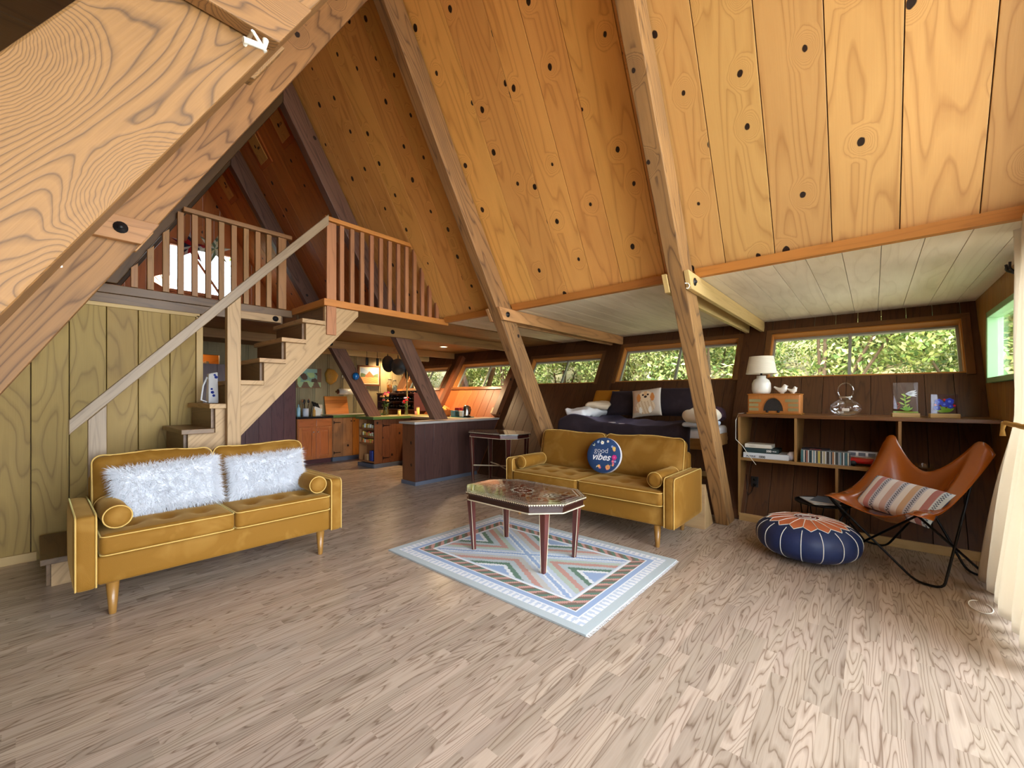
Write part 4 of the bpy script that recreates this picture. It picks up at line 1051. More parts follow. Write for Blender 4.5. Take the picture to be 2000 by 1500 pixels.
m = MB(); m.grid(cov, 60, 44, flip=True); cv = m.build('coverlet', M['navy'], bd); so = cv.modifiers.new('t', 'SOLIDIFY'); so.thickness = .012; so.offset = 1
def cushion(name, w, h, T, loc, rot, mat, label, cat='cushion', group=None, colfn=None, n=18):
    m = MB(); f = pillow_fn(w, h, T); m.grid(f(-1), n, n, colfn=colfn); 
    if colfn: m.col = colfn(.02, .5)
    m.grid(f(1), 14, 14, flip=True); o = m.build(name, mat); o.location = loc; o.rotation_euler = rot; return tag(o, label, cat, group)
r90 = -PI/2
cushion('dark_cushion', .55, .36, .14, (5.10, 2.44, 1.215), (math.radians(-24), 0, r90-.1), M['navy'], 'dark cushion on the daybed between the yellow cushion and the dog cushion')
cushion('dark_cushion', .60, .38, .15, (5.15, 1.80, 1.235), (math.radians(-20), 0, r90), M['navy'], 'dark cushion on the daybed behind the rafter post, right of the dog cushion')
def ystripe(u, v):
    k = (u*9) % 1; return (214, 196, 140) if k < .12 or .45 < k < .52 else ((120, 110, 80) if .25 < k < .33 else (186, 124, 36))
cushion('yellow_cushion', .40, .34, .12, (5.27, 2.86, 1.24), (math.radians(-26), 0, r90-.15), M['vc_fab'], 'mustard cushion with woven stripes at the far end of the daybed', colfn=ystripe, n=36)
def dog(u, v):
    x, y = (u-.5)*2, (v-.5)*2
    bgc = (206, 190, 172) if x > -.3 else (198, 166, 140)
    if abs(x) > .93 or abs(y) > .93: return (214, 204, 190)
    hx, hy = x-.02, y-.38
    if hx*hx/.022**1+0*hy < 0: pass
    for ex in (-.17, .17):
        if (hx-ex)**2+(hy-.10)**2 < .004: return (40, 24, 18)
    if hx**2/1.6+(hy+.05)**2 < .0065: return (52, 34, 28)
    if (abs(hx)-.46)**2/.018+(hy+.10)**2/.09 < 1: return (208, 132, 66)
    if hx**2/.19+hy**2/.15 < 1: return (238, 214, 176) if abs(hx) > .10 or hy < .05 else (228, 186, 136)
    if (x+.0)**2/.42+(y+.38)**2/.26 < 1:
        if (abs(x)-.32)**2/.012+(y+.62)**2/.06 < 1: return (250, 244, 232)
        return (232, 210, 176) if math.sin(x*30+y*9) > -.3 else (214, 184, 146)
    if y < -.75: return (196, 184, 164)
    return bgc
cushion('dog_cushion', .36, .36, .12, (4.93, 2.10, 1.225), (math.radians(-20), math.radians(-7), r90+.12), M['vc'], 'cushion printed with a fluffy puppy leaning on the dark cushions', colfn=dog, n=48)
# folded white bedding at both ends
def blob(name, c, d, mat, label, cat, rz=0, amp=.012, seed=0, rad=.06, puff=(.01, .01, .02)):
    rs = random.Random(seed); ph = [rs.uniform(0, 6) for _ in range(6)]
    def md(p):
        q = p.copy(); q.z += amp*math.sin(p.x*17+ph[0])*math.sin(p.y*13+ph[1])+amp*.5*math.sin(p.x*40+ph[2]+p.y*25); q.x += amp*.6*math.sin(p.z*50+ph[3]); q.y += amp*.6*math.sin(p.z*44+ph[4]+p.x*9); return q
    m = MB(); m.rbox((0, 0, d[2]/2), d, rad, n=14, puff=puff, mod=md); o = m.build(name, mat); o.location = c; o.rotation_euler = (0, 0, rz); return tag(o, label, cat)
blob('folded_duvet', (4.84, 2.86, 1.05), (.74, .30, .09), M['whitecloth'], 'white duvet folded back at the far end of the daybed', 'bedding', seed=1, amp=.02)
blob('bed_pillow', (5.0, 2.80, 1.15), (.42, .30, .07), plain('beige_pillowcase', (226, 206, 178), .9), 'beige bed pillow at the far end of the daybed', 'pillow', .4, seed=3, rad=.04)
blob('folded_towel', (4.62, 1.36, .99), (.60, .22, .045), plain('pale_blue_cloth', (196, 212, 232), .9, noise=.1), 'pale blue folded bedding under the cream blanket at the near bed end', 'bedding', seed=5, rad=.025, amp=.006)
blob('cream_blanket', (4.62, 1.36, 1.04), (.62, .23, .13), M['cream'], 'cream fleece blanket folded on the near end of the daybed', 'blanket', seed=7, rad=.06, amp=.012)
blob('dark_throw', (5.13, 1.41, 1.03), (.22, .28, .14), plain('plum_throw', (70, 48, 62), .9), 'plum throw heaped behind the cream blanket on the bed', 'blanket', seed=9, rad=.06, amp=.012)

# ------------------------------------------------------------------ shelf unit under the right window
su_ = thing('shelf_unit', 'long built-in walnut shelf with cubbies under the corner window', 'shelf', (XW, 0, 0))
def wx(z): return K*z-.012
m = MB(); m.prism([(0, YF+.01, 1.088), (wx(1.088), YF+.01, 1.088), (wx(1.12), YF+.01, 1.12), (0, YF+.01, 1.12)], (0, 1.085-YF-.01, 0), g=(0, 1, 0)); m.build('top_board', M['shelf'], su_, bevel=.003)
m = MB(); m.prism([(0, -.60, .63), (wx(.63), -.60, .63), (wx(.66), -.60, .66), (0, -.60, .66)], (0, 1.06+.60, 0), g=(0, 1, 0)); m.build('lower_board', M['shelf_pale'], su_, bevel=.003)
for yv, z0, z1 in ((1.062, .0, 1.087), (.565, .661, 1.087), (-.185, .661, 1.087), (.245, .0, .629)):
    m = MB(); m.prism([(.003, yv, z0), (max(wx(z0), .004), yv, z0), (wx(z1), yv, z1), (.003, yv, z1)], (0, .022, 0), g=(0, 0, 1)); m.build('divider', M['shelf_pale'], su_, bevel=.002)
TOP = 1.1205; LOW = .6605
# jigsaw boxes
def jbox(c, d, rz, col, label, txts, name='puzzle_box'):
    t = thing(name, label, 'box', c, rz, 'jigsaw boxes on the low shelf')
    m = MB(); m.box((-d[0]/2, -d[1]/2, 0), (d[0]/2, d[1]/2, d[2]-.002)); m.build('box_tray', plain('box_colour', col, .4), t, bevel=.002)
    m = MB(); m.box((-d[0]/2-.002, -d[1]/2-.002, d[2]*.12), (d[0]/2+.002, d[1]/2+.002, d[2])); m.build('lid', plain('box_colour', col, .35), t, bevel=.002)
    for (s_, size, x, z, colr, bold) in txts:
        m = MB(); m.text(s_, size, (x, -d[1]/2-.003, z), (1, 0, 0), (0, 0, 1), .0006, bold=bold); m.build('lettering', plain('print', colr, .5), t)
    return t
q = -PI/2
jbox((5.055, .835, LOW), (.40, .28, .055), q, (216, 224, 232), 'wide white and blue thousand-piece puzzle box, lowest of the stack', [('PUZZLE', .024, -.13, .018, (30, 30, 36), .0006), ('1000', .030, -.03, .018, (24, 24, 30), .001)])
jbox((5.045, .875, LOW+.057), (.30, .22, .045), q+.02, (40, 62, 66), 'dark green puzzle box marked 500, middle of the stack', [('500 ', .030, .07, .022, (236, 240, 240), .001), ('PIECES', .012, .115, .022, (236, 240, 240), .0004)])
jbox((5.035, .905, LOW+.104), (.24, .18, .04), q-.02, (222, 220, 208), 'cream puzzle box, topmost of the stack', [('PUZZLE', .016, -.05, .02, (170, 160, 150), 0)])
m = MB(); m.lathe([(0, 0), (.025, 0), (.042, .02), (.046, .042), (.04, .066), (.026, .078), (.024, .086), (.02, .086), (.02, .076), (0, .07)], n=28); o = m.build('small_vase', plain('lilac_ceramic', (214, 210, 220), .25, coat=.4)); o.location = (4.99, .615, LOW); tag(o, 'small round pale vase beside the puzzle boxes', 'vase')
# compact discs standing in a row
cdc = [(60, 110, 120), (230, 230, 226), (36, 40, 46), (180, 90, 60), (220, 222, 220), (30, 60, 70), (226, 226, 222), (160, 200, 216), (232, 232, 230), (40, 44, 50), (190, 176, 90), (44, 48, 52), (226, 224, 218), (210, 200, 150), (230, 230, 228), (60, 52, 50), (180, 184, 190), (40, 44, 60), (200, 130, 70), (230, 226, 216), (54, 60, 64), (190, 196, 202), (120, 170, 190), (50, 48, 50), (226, 226, 226), (60, 100, 110), (226, 216, 190), (40, 44, 50)]
lbl = {1: 'CD case in the row on the low shelf left of the toy van'}
proto = None; y = .535
for i, cc in enumerate(cdc):
    th = .0105 if i % 5 else .021
    t = thing('compact_disc', 'thin CD case in the upright row between shelf divider and toy van', 'CD', (4.99, y-th/2, LOW), 0, 'CD cases standing in a row on the low shelf')
    m = MB(); m.box((-.07, -th/2+.0006, 0), (.07, th/2-.0006, .124)); m.build('case', plain('case_plastic', (150, 158, 160), .15, spec=.7), t)
    m = MB(); m.box((-.0712, -th/2+.002, .004), (-.0702, th/2-.002, .12)); m.build('spine', plain('spine_colour', cc, .4), t)
    y -= th+.0008
m = MB(); m.box((4.925, .315, LOW+.1255), (5.06, .53, LOW+.138)); o = m.build('flat_case', plain('dark_case', (34, 36, 48), .3), bevel=.002); tag(o, 'dark flat case lying on top of the row of CD cases', 'case')
m = MB(); m.text('DVD COLLECTION', .010, (4.9245, .42, LOW+.132), (0, -1, 0), (0, 0, 1), .0005); m.build('lettering', plain('print_red', (214, 80, 80), .5), o)
# toy van
tv = thing('toy_van', 'red and white tin toy van on the low shelf behind the butterfly chair', 'toy', (5.02, .045, LOW), -PI/2)
m = MB(); m.rbox((0, 0, .055), (.30, .13, .065), .028, n=8); m.build('lower_body', plain('toy_red', (180, 24, 28), .2, coat=.5), tv)
m = MB(); m.rbox((-.0, 0, .108), (.285, .122, .055), .026, n=8); m.build('upper_body', plain('toy_white', (206, 208, 214), .25, coat=.4), tv)
m = MB(); m.tube([(-.152, -.062, .045), (-.10, -.0675, .085), (0, -.068, .082), (.14, -.067, .082)], .004, 6); m.tube([(-.152, -.05, .03), (-.154, .05, .03)], .006, 6); m.build('trim_band', M['steel'], tv)
m = MB()
for k in range(4): m.cbox((-.10+.068*k, -.0625, .112), (.05, .003, .03))
m.cbox((-.143, 0, .112), (.003, .09, .03)); m.build('window_strip', plain('toy_window', (90, 96, 110), .15), tv)
for sx in (-.095, .095):
    for s2 in (-.055, .055):
        m = MB(); m.lathe([(0, -.012), (.024, -.012), (.026, 0), (.024, .012), (0, .012)], (sx, s2, .0265), 18, 'y'); m.build('wheel', M['iron'], tv)
# radio, lamp, birds
ra = thing('radio', 'wooden retro radio on the shelf top carrying the lamp and birds', 'radio', (5.08, .775, TOP), -PI/2)
m = MB(); m.rbox((0, 0, .108), (.46, .24, .21), .012, n=6); m.build('cabinet', M['trim'], ra)
m = MB(); m.box((-.24, -.13, 0), (.24, .125, .014)); m.box((-.235, -.126, .2), (.235, .122, .2115)); m.build('moulding', M['cab_orange'], ra, bevel=.004)
m = MB(); m.prism([(.085*math.cos(a), -.1225, .035+.13*math.sin(a)) for a in [PI*k/16 for k in range(17)]], (0, .003, 0)); m.build('dial', plain('dial_dark', (48, 48, 52), .1, coat=.6, noise=.6, nscale=50), ra)
m = MB(); m.tube([(.09*math.cos(PI*k/16), -.1235, .035+.136*math.sin(PI*k/16)) for k in range(17)], .004, 6); m.build('dial_rim', M['cab_orange'], ra)
for sx in (-1, 1):
    for k in range(3):
        w_ = (.11, .085, .085)[2-k]; m = MB(); m.cbox((sx*(.215-w_/2), -.1215, .05+.045*k), (w_, .003, .030)); m.build('speaker_grille', plain('grille_cloth', (150, 140, 96), .9, noise=.3, nscale=300), ra)
    m = MB(); m.lathe([(.0, -.012), (.012, -.012), (.012, 0)], (sx*.05, -.123, .03), 14, 'y'); m.build('knob', M['iron'], ra)
la = thing('table_lamp', 'white table lamp with pleated shade standing on the retro radio', 'lamp', (5.08, .90, TOP+.212)); la.scale = (1.28, 1.28, 1.28)
m = MB(); m.lathe([(0, 0), (.055, 0), (.066, .012), (.07, .04), (.068, .085), (.055, .115), (.034, .128), (.033, .15), (0, .152)], n=36); m.build('base', M['white'], la)
m = MB(); m.lathe([(0, .152), (.008, .152), (.008, .185), (0, .185)], n=12); m.build('socket', M['iron'], la)
m = MB(); m.grid(lambda u, v: Vector(((.113-.025*u+.0007*(math.sin(u*60)))*math.cos(v*2*PI), (.113-.025*u+.0007*math.sin(u*60))*math.sin(v*2*PI), .165+.145*u)), 44, 44, closed_v=True, flip=True); sh = m.build('shade', plain('lamp_shade', (238, 230, 208), .85), la); so = sh.modifiers.new('t', 'SOLIDIFY'); so.thickness = .002
def bird(y, s_, label):
    t = thing('ceramic_bird', label, 'figurine', (5.05, y, TOP+.212), -PI/2, 'white birds on the radio'); s_ *= 1.22; t.scale = (s_, s_, s_)
    prof_ = [(-.052, .058, .006), (-.04, .050, .009), (-.024, .040, .013), (-.010, .030, .022), (.008, .028, .027), (.02, .036, .024), (.024, .052, .020), (.024, .066, .016), (.022, .076, .008), (.021, .079, .002)]
    m = MB(); m.tube([(x, 0, z) for x, z, r in prof_], [r for *_, r in prof_], 16); m.build('body', M['white'], t)
    m = MB(); m.lathe([(.008, 0), (.004, .012), (0, .012)], (0, 0, 0), 8); i0 = 0
    m.xf(Matrix.Translation((.036, 0, .062)) @ Matrix.Rotation(PI/2, 4, 'Y')); m.build('beak', M['white'], t)
    m = MB(); m.lathe([(0, 0), (.016, 0), (.014, .006), (0, .006)], (.005, 0, 0), 14); m.build('foot', M['white'], t)
bird(.715, 1.0, 'larger white ceramic bird on the radio, next to the lamp'); bird(.62, .75, 'smaller white ceramic bird at the right end of the radio')
m = MB(); m.lathe([(0, 0), (.04, 0), (.052, .02), (.058, .045), (.056, .05), (.05, .045), (.045, .02), (0, .012)], n=24); o = m.build('small_basket', M['trim']); o.location = (5.13, 1.13, 1.115); 
bpy.data.objects.remove(o)
# glass lantern
gl = thing('glass_lantern', 'round clear glass lantern with hoop handle on the shelf top', 'lantern', (5.10, .20, TOP))
gm = glass('lantern_glass', refl=.05)
m = MB(); m.lathe([(.0, .002), (.06, .002), (.105, .03), (.125, .065), (.120, .095), (.095, .125), (.062, .145), (.05, .155), (.05, .175)], n=40); m.build('globe', gm, gl)
m = MB(); m.lathe([(.051, .165), (.056, .17), (.056, .18), (.051, .182)], n=36); m.build('collar', M['steel'], gl)
m = MB(); m.tube([(0, .058*math.cos(a), .18+.055+.075*math.sin(a)) if 1 else 0 for a in [-.75+(PI+1.5)*k/24 for k in range(25)]], .005, 8); m.build('handle', gm, gl)
m = MB(); m.cbox((0, 0, .055), (.03, .055, .028)); m.build('candle', M['white'], gl, bevel=.004)
# glass art panels
def leaf(m, base, d, L, w, col, bend=0, y=0):
    base, d = Vector(base), Vector(d).normalized(); s_ = Vector((-d.z, 0, d.x)); pts = []
    for k in range(7):
        t = k/6; c = base+d*L*t+s_*bend*t*t; ww = w*math.sin(PI*min(1, t*.93+.05)); pts.append((c-s_*ww/2, c+s_*ww/2))
    for a, b in zip(pts, pts[1:]): m.face([a[0], b[0], b[1], a[1]], None, 0, col=col)
def artpanel(y, w, h, label, kind):
    t = thing('glass_art_panel', label, 'ornament', (5.07, y, TOP), -PI/2+.12)
    m = MB(); m.box((-w/2-.008, -.032, 0), (w/2+.008, .032, .035), g=(1, 0, 0)); m.build('wood_base', M['pale_trim'], t, bevel=.003)
    m = MB(); m.box((-w/2, -.006, .036), (w/2, .006, .036+h)); m.build('glass_block', glass('art_glass', (214, 206, 224), refl=.06), t, bevel=.002)
    m = MB(); G = (96, 150, 60)
    if kind == 0:
        leaf(m, (.0, -.0065, .05), (.05, 0, 1), h*.62, .012, G, .02)
        for k in range(5): leaf(m, (.01, -.0068, .055), (math.cos(.5+k*.5), 0, math.sin(.5+k*.5)), .05, .014, (110, 170, 70), .01)
        for k in range(6): leaf(m, (-.01+.012*k*.3, -.0068, .09+k*.018), (-1 if k % 2 else 1, 0, .7), .045, .014, (150, 180, 90))
        for k in range(4): leaf(m, (.0, -.007, h*.76+.0), (1, 0, .45-.25*k), .075, .018, (226, 236, 244))
        m.face([(-w/2, -.0072, .038), (w/2, -.0072, .038), (w/2, -.0072, .05), (-w/2, -.0072, .052)], None, 0, col=(120, 150, 50))
        for k in range(7): flower(m, (-.05+.006*(k % 3), .075+k*.008), .006, (120, 40, 40), y=-.0072, cc=(150, 60, 50))
    else:
        for (x, z, r) in ((-.035, .135, .026), (.03, .14, .028), (-.045, .085, .022), (.0, .115, .022), (.035, .10, .020)): flower(m, (x, z), r, (44, 70, 206), 6, -.0072, (90, 130, 240))
        for (x, z) in ((-.055, .11), (.06, .105), (.0, .155)): flower(m, (x, z), .009, (196, 24, 50), y=-.0074, cc=(220, 60, 80))
        for d_ in ((-1, .35), (1, .6), (-.5, 1), (.4, .2), (-.2, 1), (.6, 1)): leaf(m, (.005, -.0068, .048), (d_[0], 0, d_[1]), .06, .022, (120, 170, 50), .004)
    m.build('glass_flowers', M['vc_gloss'], t)
artpanel(-.215, .165, .27, 'taller glass block with white flower and green stems on wood base', 0)
artpanel(-.455, .165, .165, 'smaller glass block with blue flowers on a wood base', 1)
# outlet and cords
m = MB(); m.box((XW+.19, .93, .325), (XW+.20, .93+.07, .44)); o = m.build('wall_outlet', M['iron'], bevel=.003); o.location = (0, 0, 0); tag(o, 'dark wall outlet with plug under the low shelf by the bed', 'outlet')
o.rotation_euler = (0, 0, 0)
m = MB(); 
for zz in (.355, .41): m.lathe([(0, -.004), (.014, -.004), (.014, 0)], (XW+.188, .965, zz), 16, 'x')
m.build('socket_face', M['black'], o)
m = MB(); m.tube([(5.08, 1.06, TOP+.004), (5.0, 1.10, 1.118), (4.89, 1.102, 1.05), (4.875, 1.10, .85), (4.87, 1.03, .78), (4.86, .98, .70), (4.87, .91, .60)], .003, 6); o = m.build('lamp_cord', M['white']); tag(o, 'thin white lamp cord dangling down beside the puzzle boxes', 'cord')
m = MB(); m.tube([(XW+.17, .965, .355), (XW+.14, .985, .28), (XW+.13, 1.01, .245), (XW+.15, 1.035, .28), (XW+.18, 1.035, .36), (XW+.20, 1.045, .45)], .0035, 6); o = m.build('power_cord', M['black']); tag(o, 'dark power cord looping from the outlet under the shelf', 'cord')
# glass bowl behind chair on lower shelf
m = MB(); m.lathe([(0, .0), (.035, 0), (.06, .03), (.065, .06)], n=28); o = m.build('glass_bowl', gm); o.location = (5.02, -.33, LOW); tag(o, 'small clear glass bowl on the low shelf behind the chair back', 'bowl')
# curtain
def curt(u, v):
    z = 2.32-u*2.27
    wid = (.50+.14*(1-u)) if z > 1.16 else .50
    g_ = math.exp(-((z-1.14)/.30)**2)
    x1 = (3.90-.16*min(1, (z-1.14)/.9)) if z > 1.14 else 3.90+.31*min(1, (1.14-z)/1.05)**.7; x0 = 3.0
    x0 = x0+.35*g_
    x = x0+(x1-x0)*v; a = v*2*PI*6+PI*.5
    amp = .045*(1-.5*g_)
    return Vector((x, YF+.115+amp*math.sin(a)+.01*math.sin(a*.37+z*2)+(.07*min(1, (1.14-z)) if z < 1.14 else 0), z+.008*math.sin(a)))
m = MB(); m.grid(curt, 40, 90, flip=False); cu = m.build('curtain', M['curtain']); so = cu.modifiers.new('t', 'SOLIDIFY'); so.thickness = .004; tag(cu, 'white curtain tied back with a gold cord at the right edge', 'curtain')
m = MB(); m.tube([(3.34+.01*k, YF+.175-.0015*k*.0, 1.14+.006*math.sin(k*2)) for k in range(56)], .010, 8); m.tube([(3.895, YF+.175, 1.145), (3.905, YF+.18, 1.10), (3.90, YF+.18, 1.06)], [.014, .009, .014], 8); m.build('tieback', plain('gold_cord', (196, 160, 90), .6, noise=.3, nscale=120), cu)
m = MB(); m.tube([(.2, YF+.125, 2.335), (4.2, YF+.125, 2.335)], .012, 10)
for x in (.25, 4.15): m.tube([(x, YF+.125, 2.335), (x, YF+.0, 2.335)], .008, 8)
o = m.build('curtain_rod', M['iron']); tag(o, 'dark curtain rod above the front glazing', 'rod')
# hooks
def hook(name, pts, r, mat, label, loc=(0, 0, 0)):
    m = MB(); m.tube(pts, r, 8); o = m.build(name, mat); return tag(o, label, 'hook')
A_ = Vector((.405, 1.075, 2.135))
c1, c2, c3, c4 = [atY(u, v, 1.045) for u, v in ((494, 61), (519, 102), (475, 77), (519, 78))]
m = MB(); m.tube([c1, c2], [.0035, .0045], 8); m.tube([c3, atY(516, 93, 1.045), c4], .0065, 8); m.tube([c1, c1+Vector((0, .055, 0))], .004, 6); o = m.build('coat_hook', M['white']); tag(o, 'white painted coat hook on the huge pale rafter at top left', 'hook')
pts = [atY(u, v, 3.02) for u, v in ((87, 480), (76, 479), (67, 483), (67, 489), (74, 494), (85, 493), (97, 499), (104, 504))]; pts.append(pts[-1]+Vector((.03, .05, -.03)))
hook('coat_hook', pts, .008, M['white'], 'white S-shaped coat hook on the knotty left rafter')
ah = thing('antler_hook', 'dark antler-shaped hook at the right edge under the pale ceiling', 'hook', (4.32, YF+.003, 2.13))
m = MB(); m.tube([(0, 0, 0), (0, .05, -.005), (0.04, .085, .03), (.05, .09, .075)], .008, 8); m.tube([(.04, .085, .03), (.09, .085, .05), (.12, .08, .085)], [.007, .006, .003], 8); m.tube([(0, .05, -.005), (-.05, .09, .03), (-.06, .09, .07)], .007, 8); m.build('hook_arm', M['iron'], ah)
m = MB(); m.cbox((0, .004, 0), (.05, .007, .12)); m.build('backplate', M['iron'], ah, bevel=.003)
for i, (x, yy) in enumerate(((3.225, 1.09), )):
    pp = [Vector((3.235-.012, 1.088, 2.13)), Vector((3.235-.018, 1.070, 2.12)), Vector((3.235-.005, 1.055, 2.10)), Vector((3.22, 1.06, 2.085))]
hook('cup_hook', [(3.30, 1.098, 2.18), (3.30, 1.075, 2.175), (3.302, 1.065, 2.155), (3.298, 1.075, 2.135), (3.30, 1.088, 2.14)], .004, M['white'], 'small white cup hook on the rafter post by the shelves')
o = MB(); o.tube([Vector((3.83, -.50, .004))+Vector((.10*math.cos(a), .05*math.sin(a), 0)) for a in [2*PI*k/24 for k in range(22)]], .003, 6); o = o.build('cord_loop', M['white']); tag(o, 'thin white cord looped on the floor near the curtain', 'cord')
# ------------------------------------------------------------------ kitchen
hw = thing('half_wall', 'dark panelled half wall with pale top in front of the kitchen', 'counter', (3.63, YP, 0))
m = MB(); x = 0; XR = lambda z: wallX(z)-.028-3.63
while x < XR(0)-.02:
    b = min(x+.165, XR(0)-.01); m.box((x+.0015, 0, .055), (b-.0015, .018, .895), g=(0, 0, 1)); x = b
m.prism([(XR(0)-.008, 0, .055), (XR(.055), 0, .055), (XR(.895), 0, .895), (XR(0)-.008, 0, .895)], (0, .018, 0), g=(0, 0, 1)); m.build('front_panelling', M['halfwall'], hw, bevel=.002)
m = MB(); m.box((.0, .0185, .055), (.018, .33, .895), g=(0, 0, 1)); m.build('end_panel', M['brown_cab'], hw, bevel=.002)
m = MB(); m.prism([(.019, .019, 0), (XR(0), .019, 0), (XR(.895), .019, .895), (.019, .019, .895)], (0, .30, 0)); m.build('core', M['brown_cab'], hw)
m = MB(); m.box((-.012, -.014, 0), (1.235, -.001, .055), g=(1, 0, 0)); m.box((-.012, -.0005, 0), (-.0005, .345, .055), g=(0, 1, 0)); m.build('baseboard', M['grey_trim'], hw, bevel=.002)
m = MB(); m.prism([(-.03, -.02, .897), (XR(.897), -.02, .897), (XR(.93), -.02, .93), (-.03, -.02, .93)], (0, .40, 0), g=(1, 0, 0)); m.build('top', M['grey_top'], hw, bevel=.004)
# counter along the window wall
kc = thing('window_counter', 'cream-topped kitchen counter along the leaning window wall behind the half wall', 'counter', (4.80, 5.43, 0))
XR2 = lambda z: wallX(z)-.128-4.80
m = MB(); m.prism([(0, 0, .08), (.02, 0, .08), (XR2(.88), 0, .88), (0, 0, .88)], (0, 1.38, 0)); m.build('cabinet_body', M['brown_cab'], kc)
m = MB(); m.prism([(-.02, 0, .885), (XR2(.885), 0, .885), (XR2(.925), 0, .925), (-.02, 0, .925)], (0, 1.39, 0)); m.build('worktop', plain('cream_laminate', (214, 196, 156), .3), kc, bevel=.004)
# green-topped peninsula
pn = thing('peninsula', 'brown knotty kitchen counter with green edge and built-in spice rack', 'cabinet', (4.03, 6.83, 0))
m = MB(); m.box((.17, .015, .08), (.88, .55, .88), g=(0, 0, 1)); m.build('cabinet_body', M['brown_cab'], pn)
for j, (a, b) in enumerate(((.0, .16), (.165, .60), (.605, .88))):
    m = MB(); 
    n_ = 1 if j == 0 else 3
    for q_ in range(n_): m.box((a+(b-a)*q_/n_+.001, 0, .075), (a+(b-a)*(q_+1)/n_-.001, .015, .875), g=(0, 0, 1))
    d_ = m.build('door' if j else 'front_stile', M['brown_cab'], pn, bevel=.002)
    if j:
        for zz in (.17, .77):
            h = MB(); h.prism([(a+.01, -.004, zz-.028), (a+.022, -.004, zz-.028), (a+.022, -.004, zz-.008), (a+.17, -.004, zz-.003), (a+.17, -.004, zz+.003), (a+.022, -.004, zz+.008), (a+.022, -.004, zz+.028), (a+.01, -.004, zz+.028)], (0, .004, 0)); h.build('strap_hinge', M['black'], d_)
m = MB(); m.box((.155, .016, .08), (.168, .55, .88)); m.box((.0, .535, .08), (.155, .55, .88), g=(0, 0, 1)); m.build('rack_back', M['knotty'], pn)
for zz in (.085, .415, .545, .69):
    m = MB(); m.box((.003, .017, zz), (.154, .534, zz+.015), g=(0, 1, 0)); m.box((.0, .017, zz+.016), (.006, .534, zz+.034), g=(0, 1, 0)); m.build('rack_shelf', M['knotty'], pn, bevel=.002)
m = MB(); m.box((-.02, -.025, 0), (.84, -.001, .07), g=(1, 0, 0)); m.box((-.02, -.0005, 0), (-.001, .56, .07), g=(0, 1, 0)); m.box((0, 0, 0), (.84, .5, .07)); m.build('toe_board', M['grey_trim'], pn, bevel=.004)
m = MB(); m.box((-.045, -.04, .883), (1.30, .60, .932)); m.build('worktop', M['green_top'], pn, bevel=.005)
m = MB(); m.box((-.03, -.02, .9325), (1.29, .58, .9345)); m.build('worktop_inlay', plain('worktop_cream', (196, 176, 120), .3), pn)
rs = random.Random(2); jc = [(90, 150, 160), (60, 110, 170), (210, 200, 160), (196, 60, 60), (226, 226, 220), (180, 150, 60), (70, 130, 90), (214, 120, 60)]
rowy = [.07, .135, .20, .265, .33, .395, .46]
for zz, nm in ((.7055, 'top'), (.5605, 'second'), (.4305, 'third')):
    for k, yy in enumerate(rowy):
        c_ = rs.choice(jc); t = thing('spice_jar', 'small spice jar on the %s shelf of the rack in the counter end' % nm, 'jar', (4.03+.045, 6.83+yy, zz), 0, 'spice jars on the %s rack shelf' % nm)
        hh = rs.uniform(.075, .092)
        m = MB(); m.lathe([(0, 0), (.020, 0), (.022, .004), (.022, hh-.02), (.017, hh-.014), (0, hh-.014)], n=14); m.build('jar_body', plain('jar_label', c_, .3), t)
        m = MB(); m.lathe([(0, hh-.0135), (.0185, hh-.0135), (.0185, hh), (0, hh)], n=14); m.build('lid', plain('jar_lid', rs.choice([(226, 226, 226), (196, 40, 40), (40, 40, 44), (230, 200, 60)]), .4), t)
for k, (yy, cc, hh, lab) in enumerate(((.18, (40, 66, 150), .20, 'blue and white tin at the bottom of the spice rack'), (.36, (190, 150, 100), .13, 'tan box at the bottom of the spice rack'))):
    m = MB(); m.rbox((4.105, 6.83+yy, .1015+hh/2), (.09, .11, hh), .01, n=4); o = m.build('canister', plain('tin_colour', cc, .4, noise=.3, nscale=30)); tag(o, lab, 'tin')
# cherry cabinet
cb = thing('cherry_cabinet', 'cherry red two-door base cabinet with drawers under the dark worktop', 'cabinet', (3.215, 8.15, 0))
m = MB(); m.box((0, .02, .09), (.66, .60, .878), g=(0, 0, 1)); m.box((0, 0, .09), (.66, .0195, .878), g=(0, 0, 1)); m.build('carcass', M['cherry'], cb)
m = MB(); m.box((0, .04, 0), (.66, .6, .088)); m.build('toe_kick', M['purple'], cb)
for j in range(2):
    a = .02+j*.325; b = a+.295
    m = MB(); m.box((a, -.018, .725), (b, -.001, .855), g=(1, 0, 0)); m.build('drawer', M['cherry'], cb, bevel=.006)
    m = MB(); w_ = .055; z0, z1 = .105, .705
    for q_ in ((a, z0, a+w_, z1, (0, 0, 1)), (b-w_, z0, b, z1, (0, 0, 1)), (a+w_+.0005, z0, b-w_-.0005, z0+w_, (1, 0, 0)), (a+w_+.0005, z1-w_, b-w_-.0005, z1, (1, 0, 0))): m.box((q_[0], -.018, q_[1]), (q_[2], -.001, q_[3]), g=q_[4])
    m.box((a+w_+.001, -.008, z0+w_+.001), (b-w_-.001, -.002, z1-w_-.001), g=(0, 0, 1)); m.box((a+w_+.02, -.015, z0+w_+.02), (b-w_-.02, -.0085, z1-w_-.02), g=(0, 0, 1)); d_ = m.build('door', M['cherry'], cb, bevel=.004)
    m = MB(); m.ell((b-.028 if j == 0 else a+.028, -.032, .62), .014, 12); m.build('knob', M['steel'], d_)
m = MB(); m.box((-.01, -.03, .881), (.675, .62, .92)); m.build('worktop', M['black_top'], cb, bevel=.003)
kb = thing('knotty_cabinet', 'rustic plank base cabinet with black strap hinges and green worktop edge', 'cabinet', (3.905, 8.18, 0))
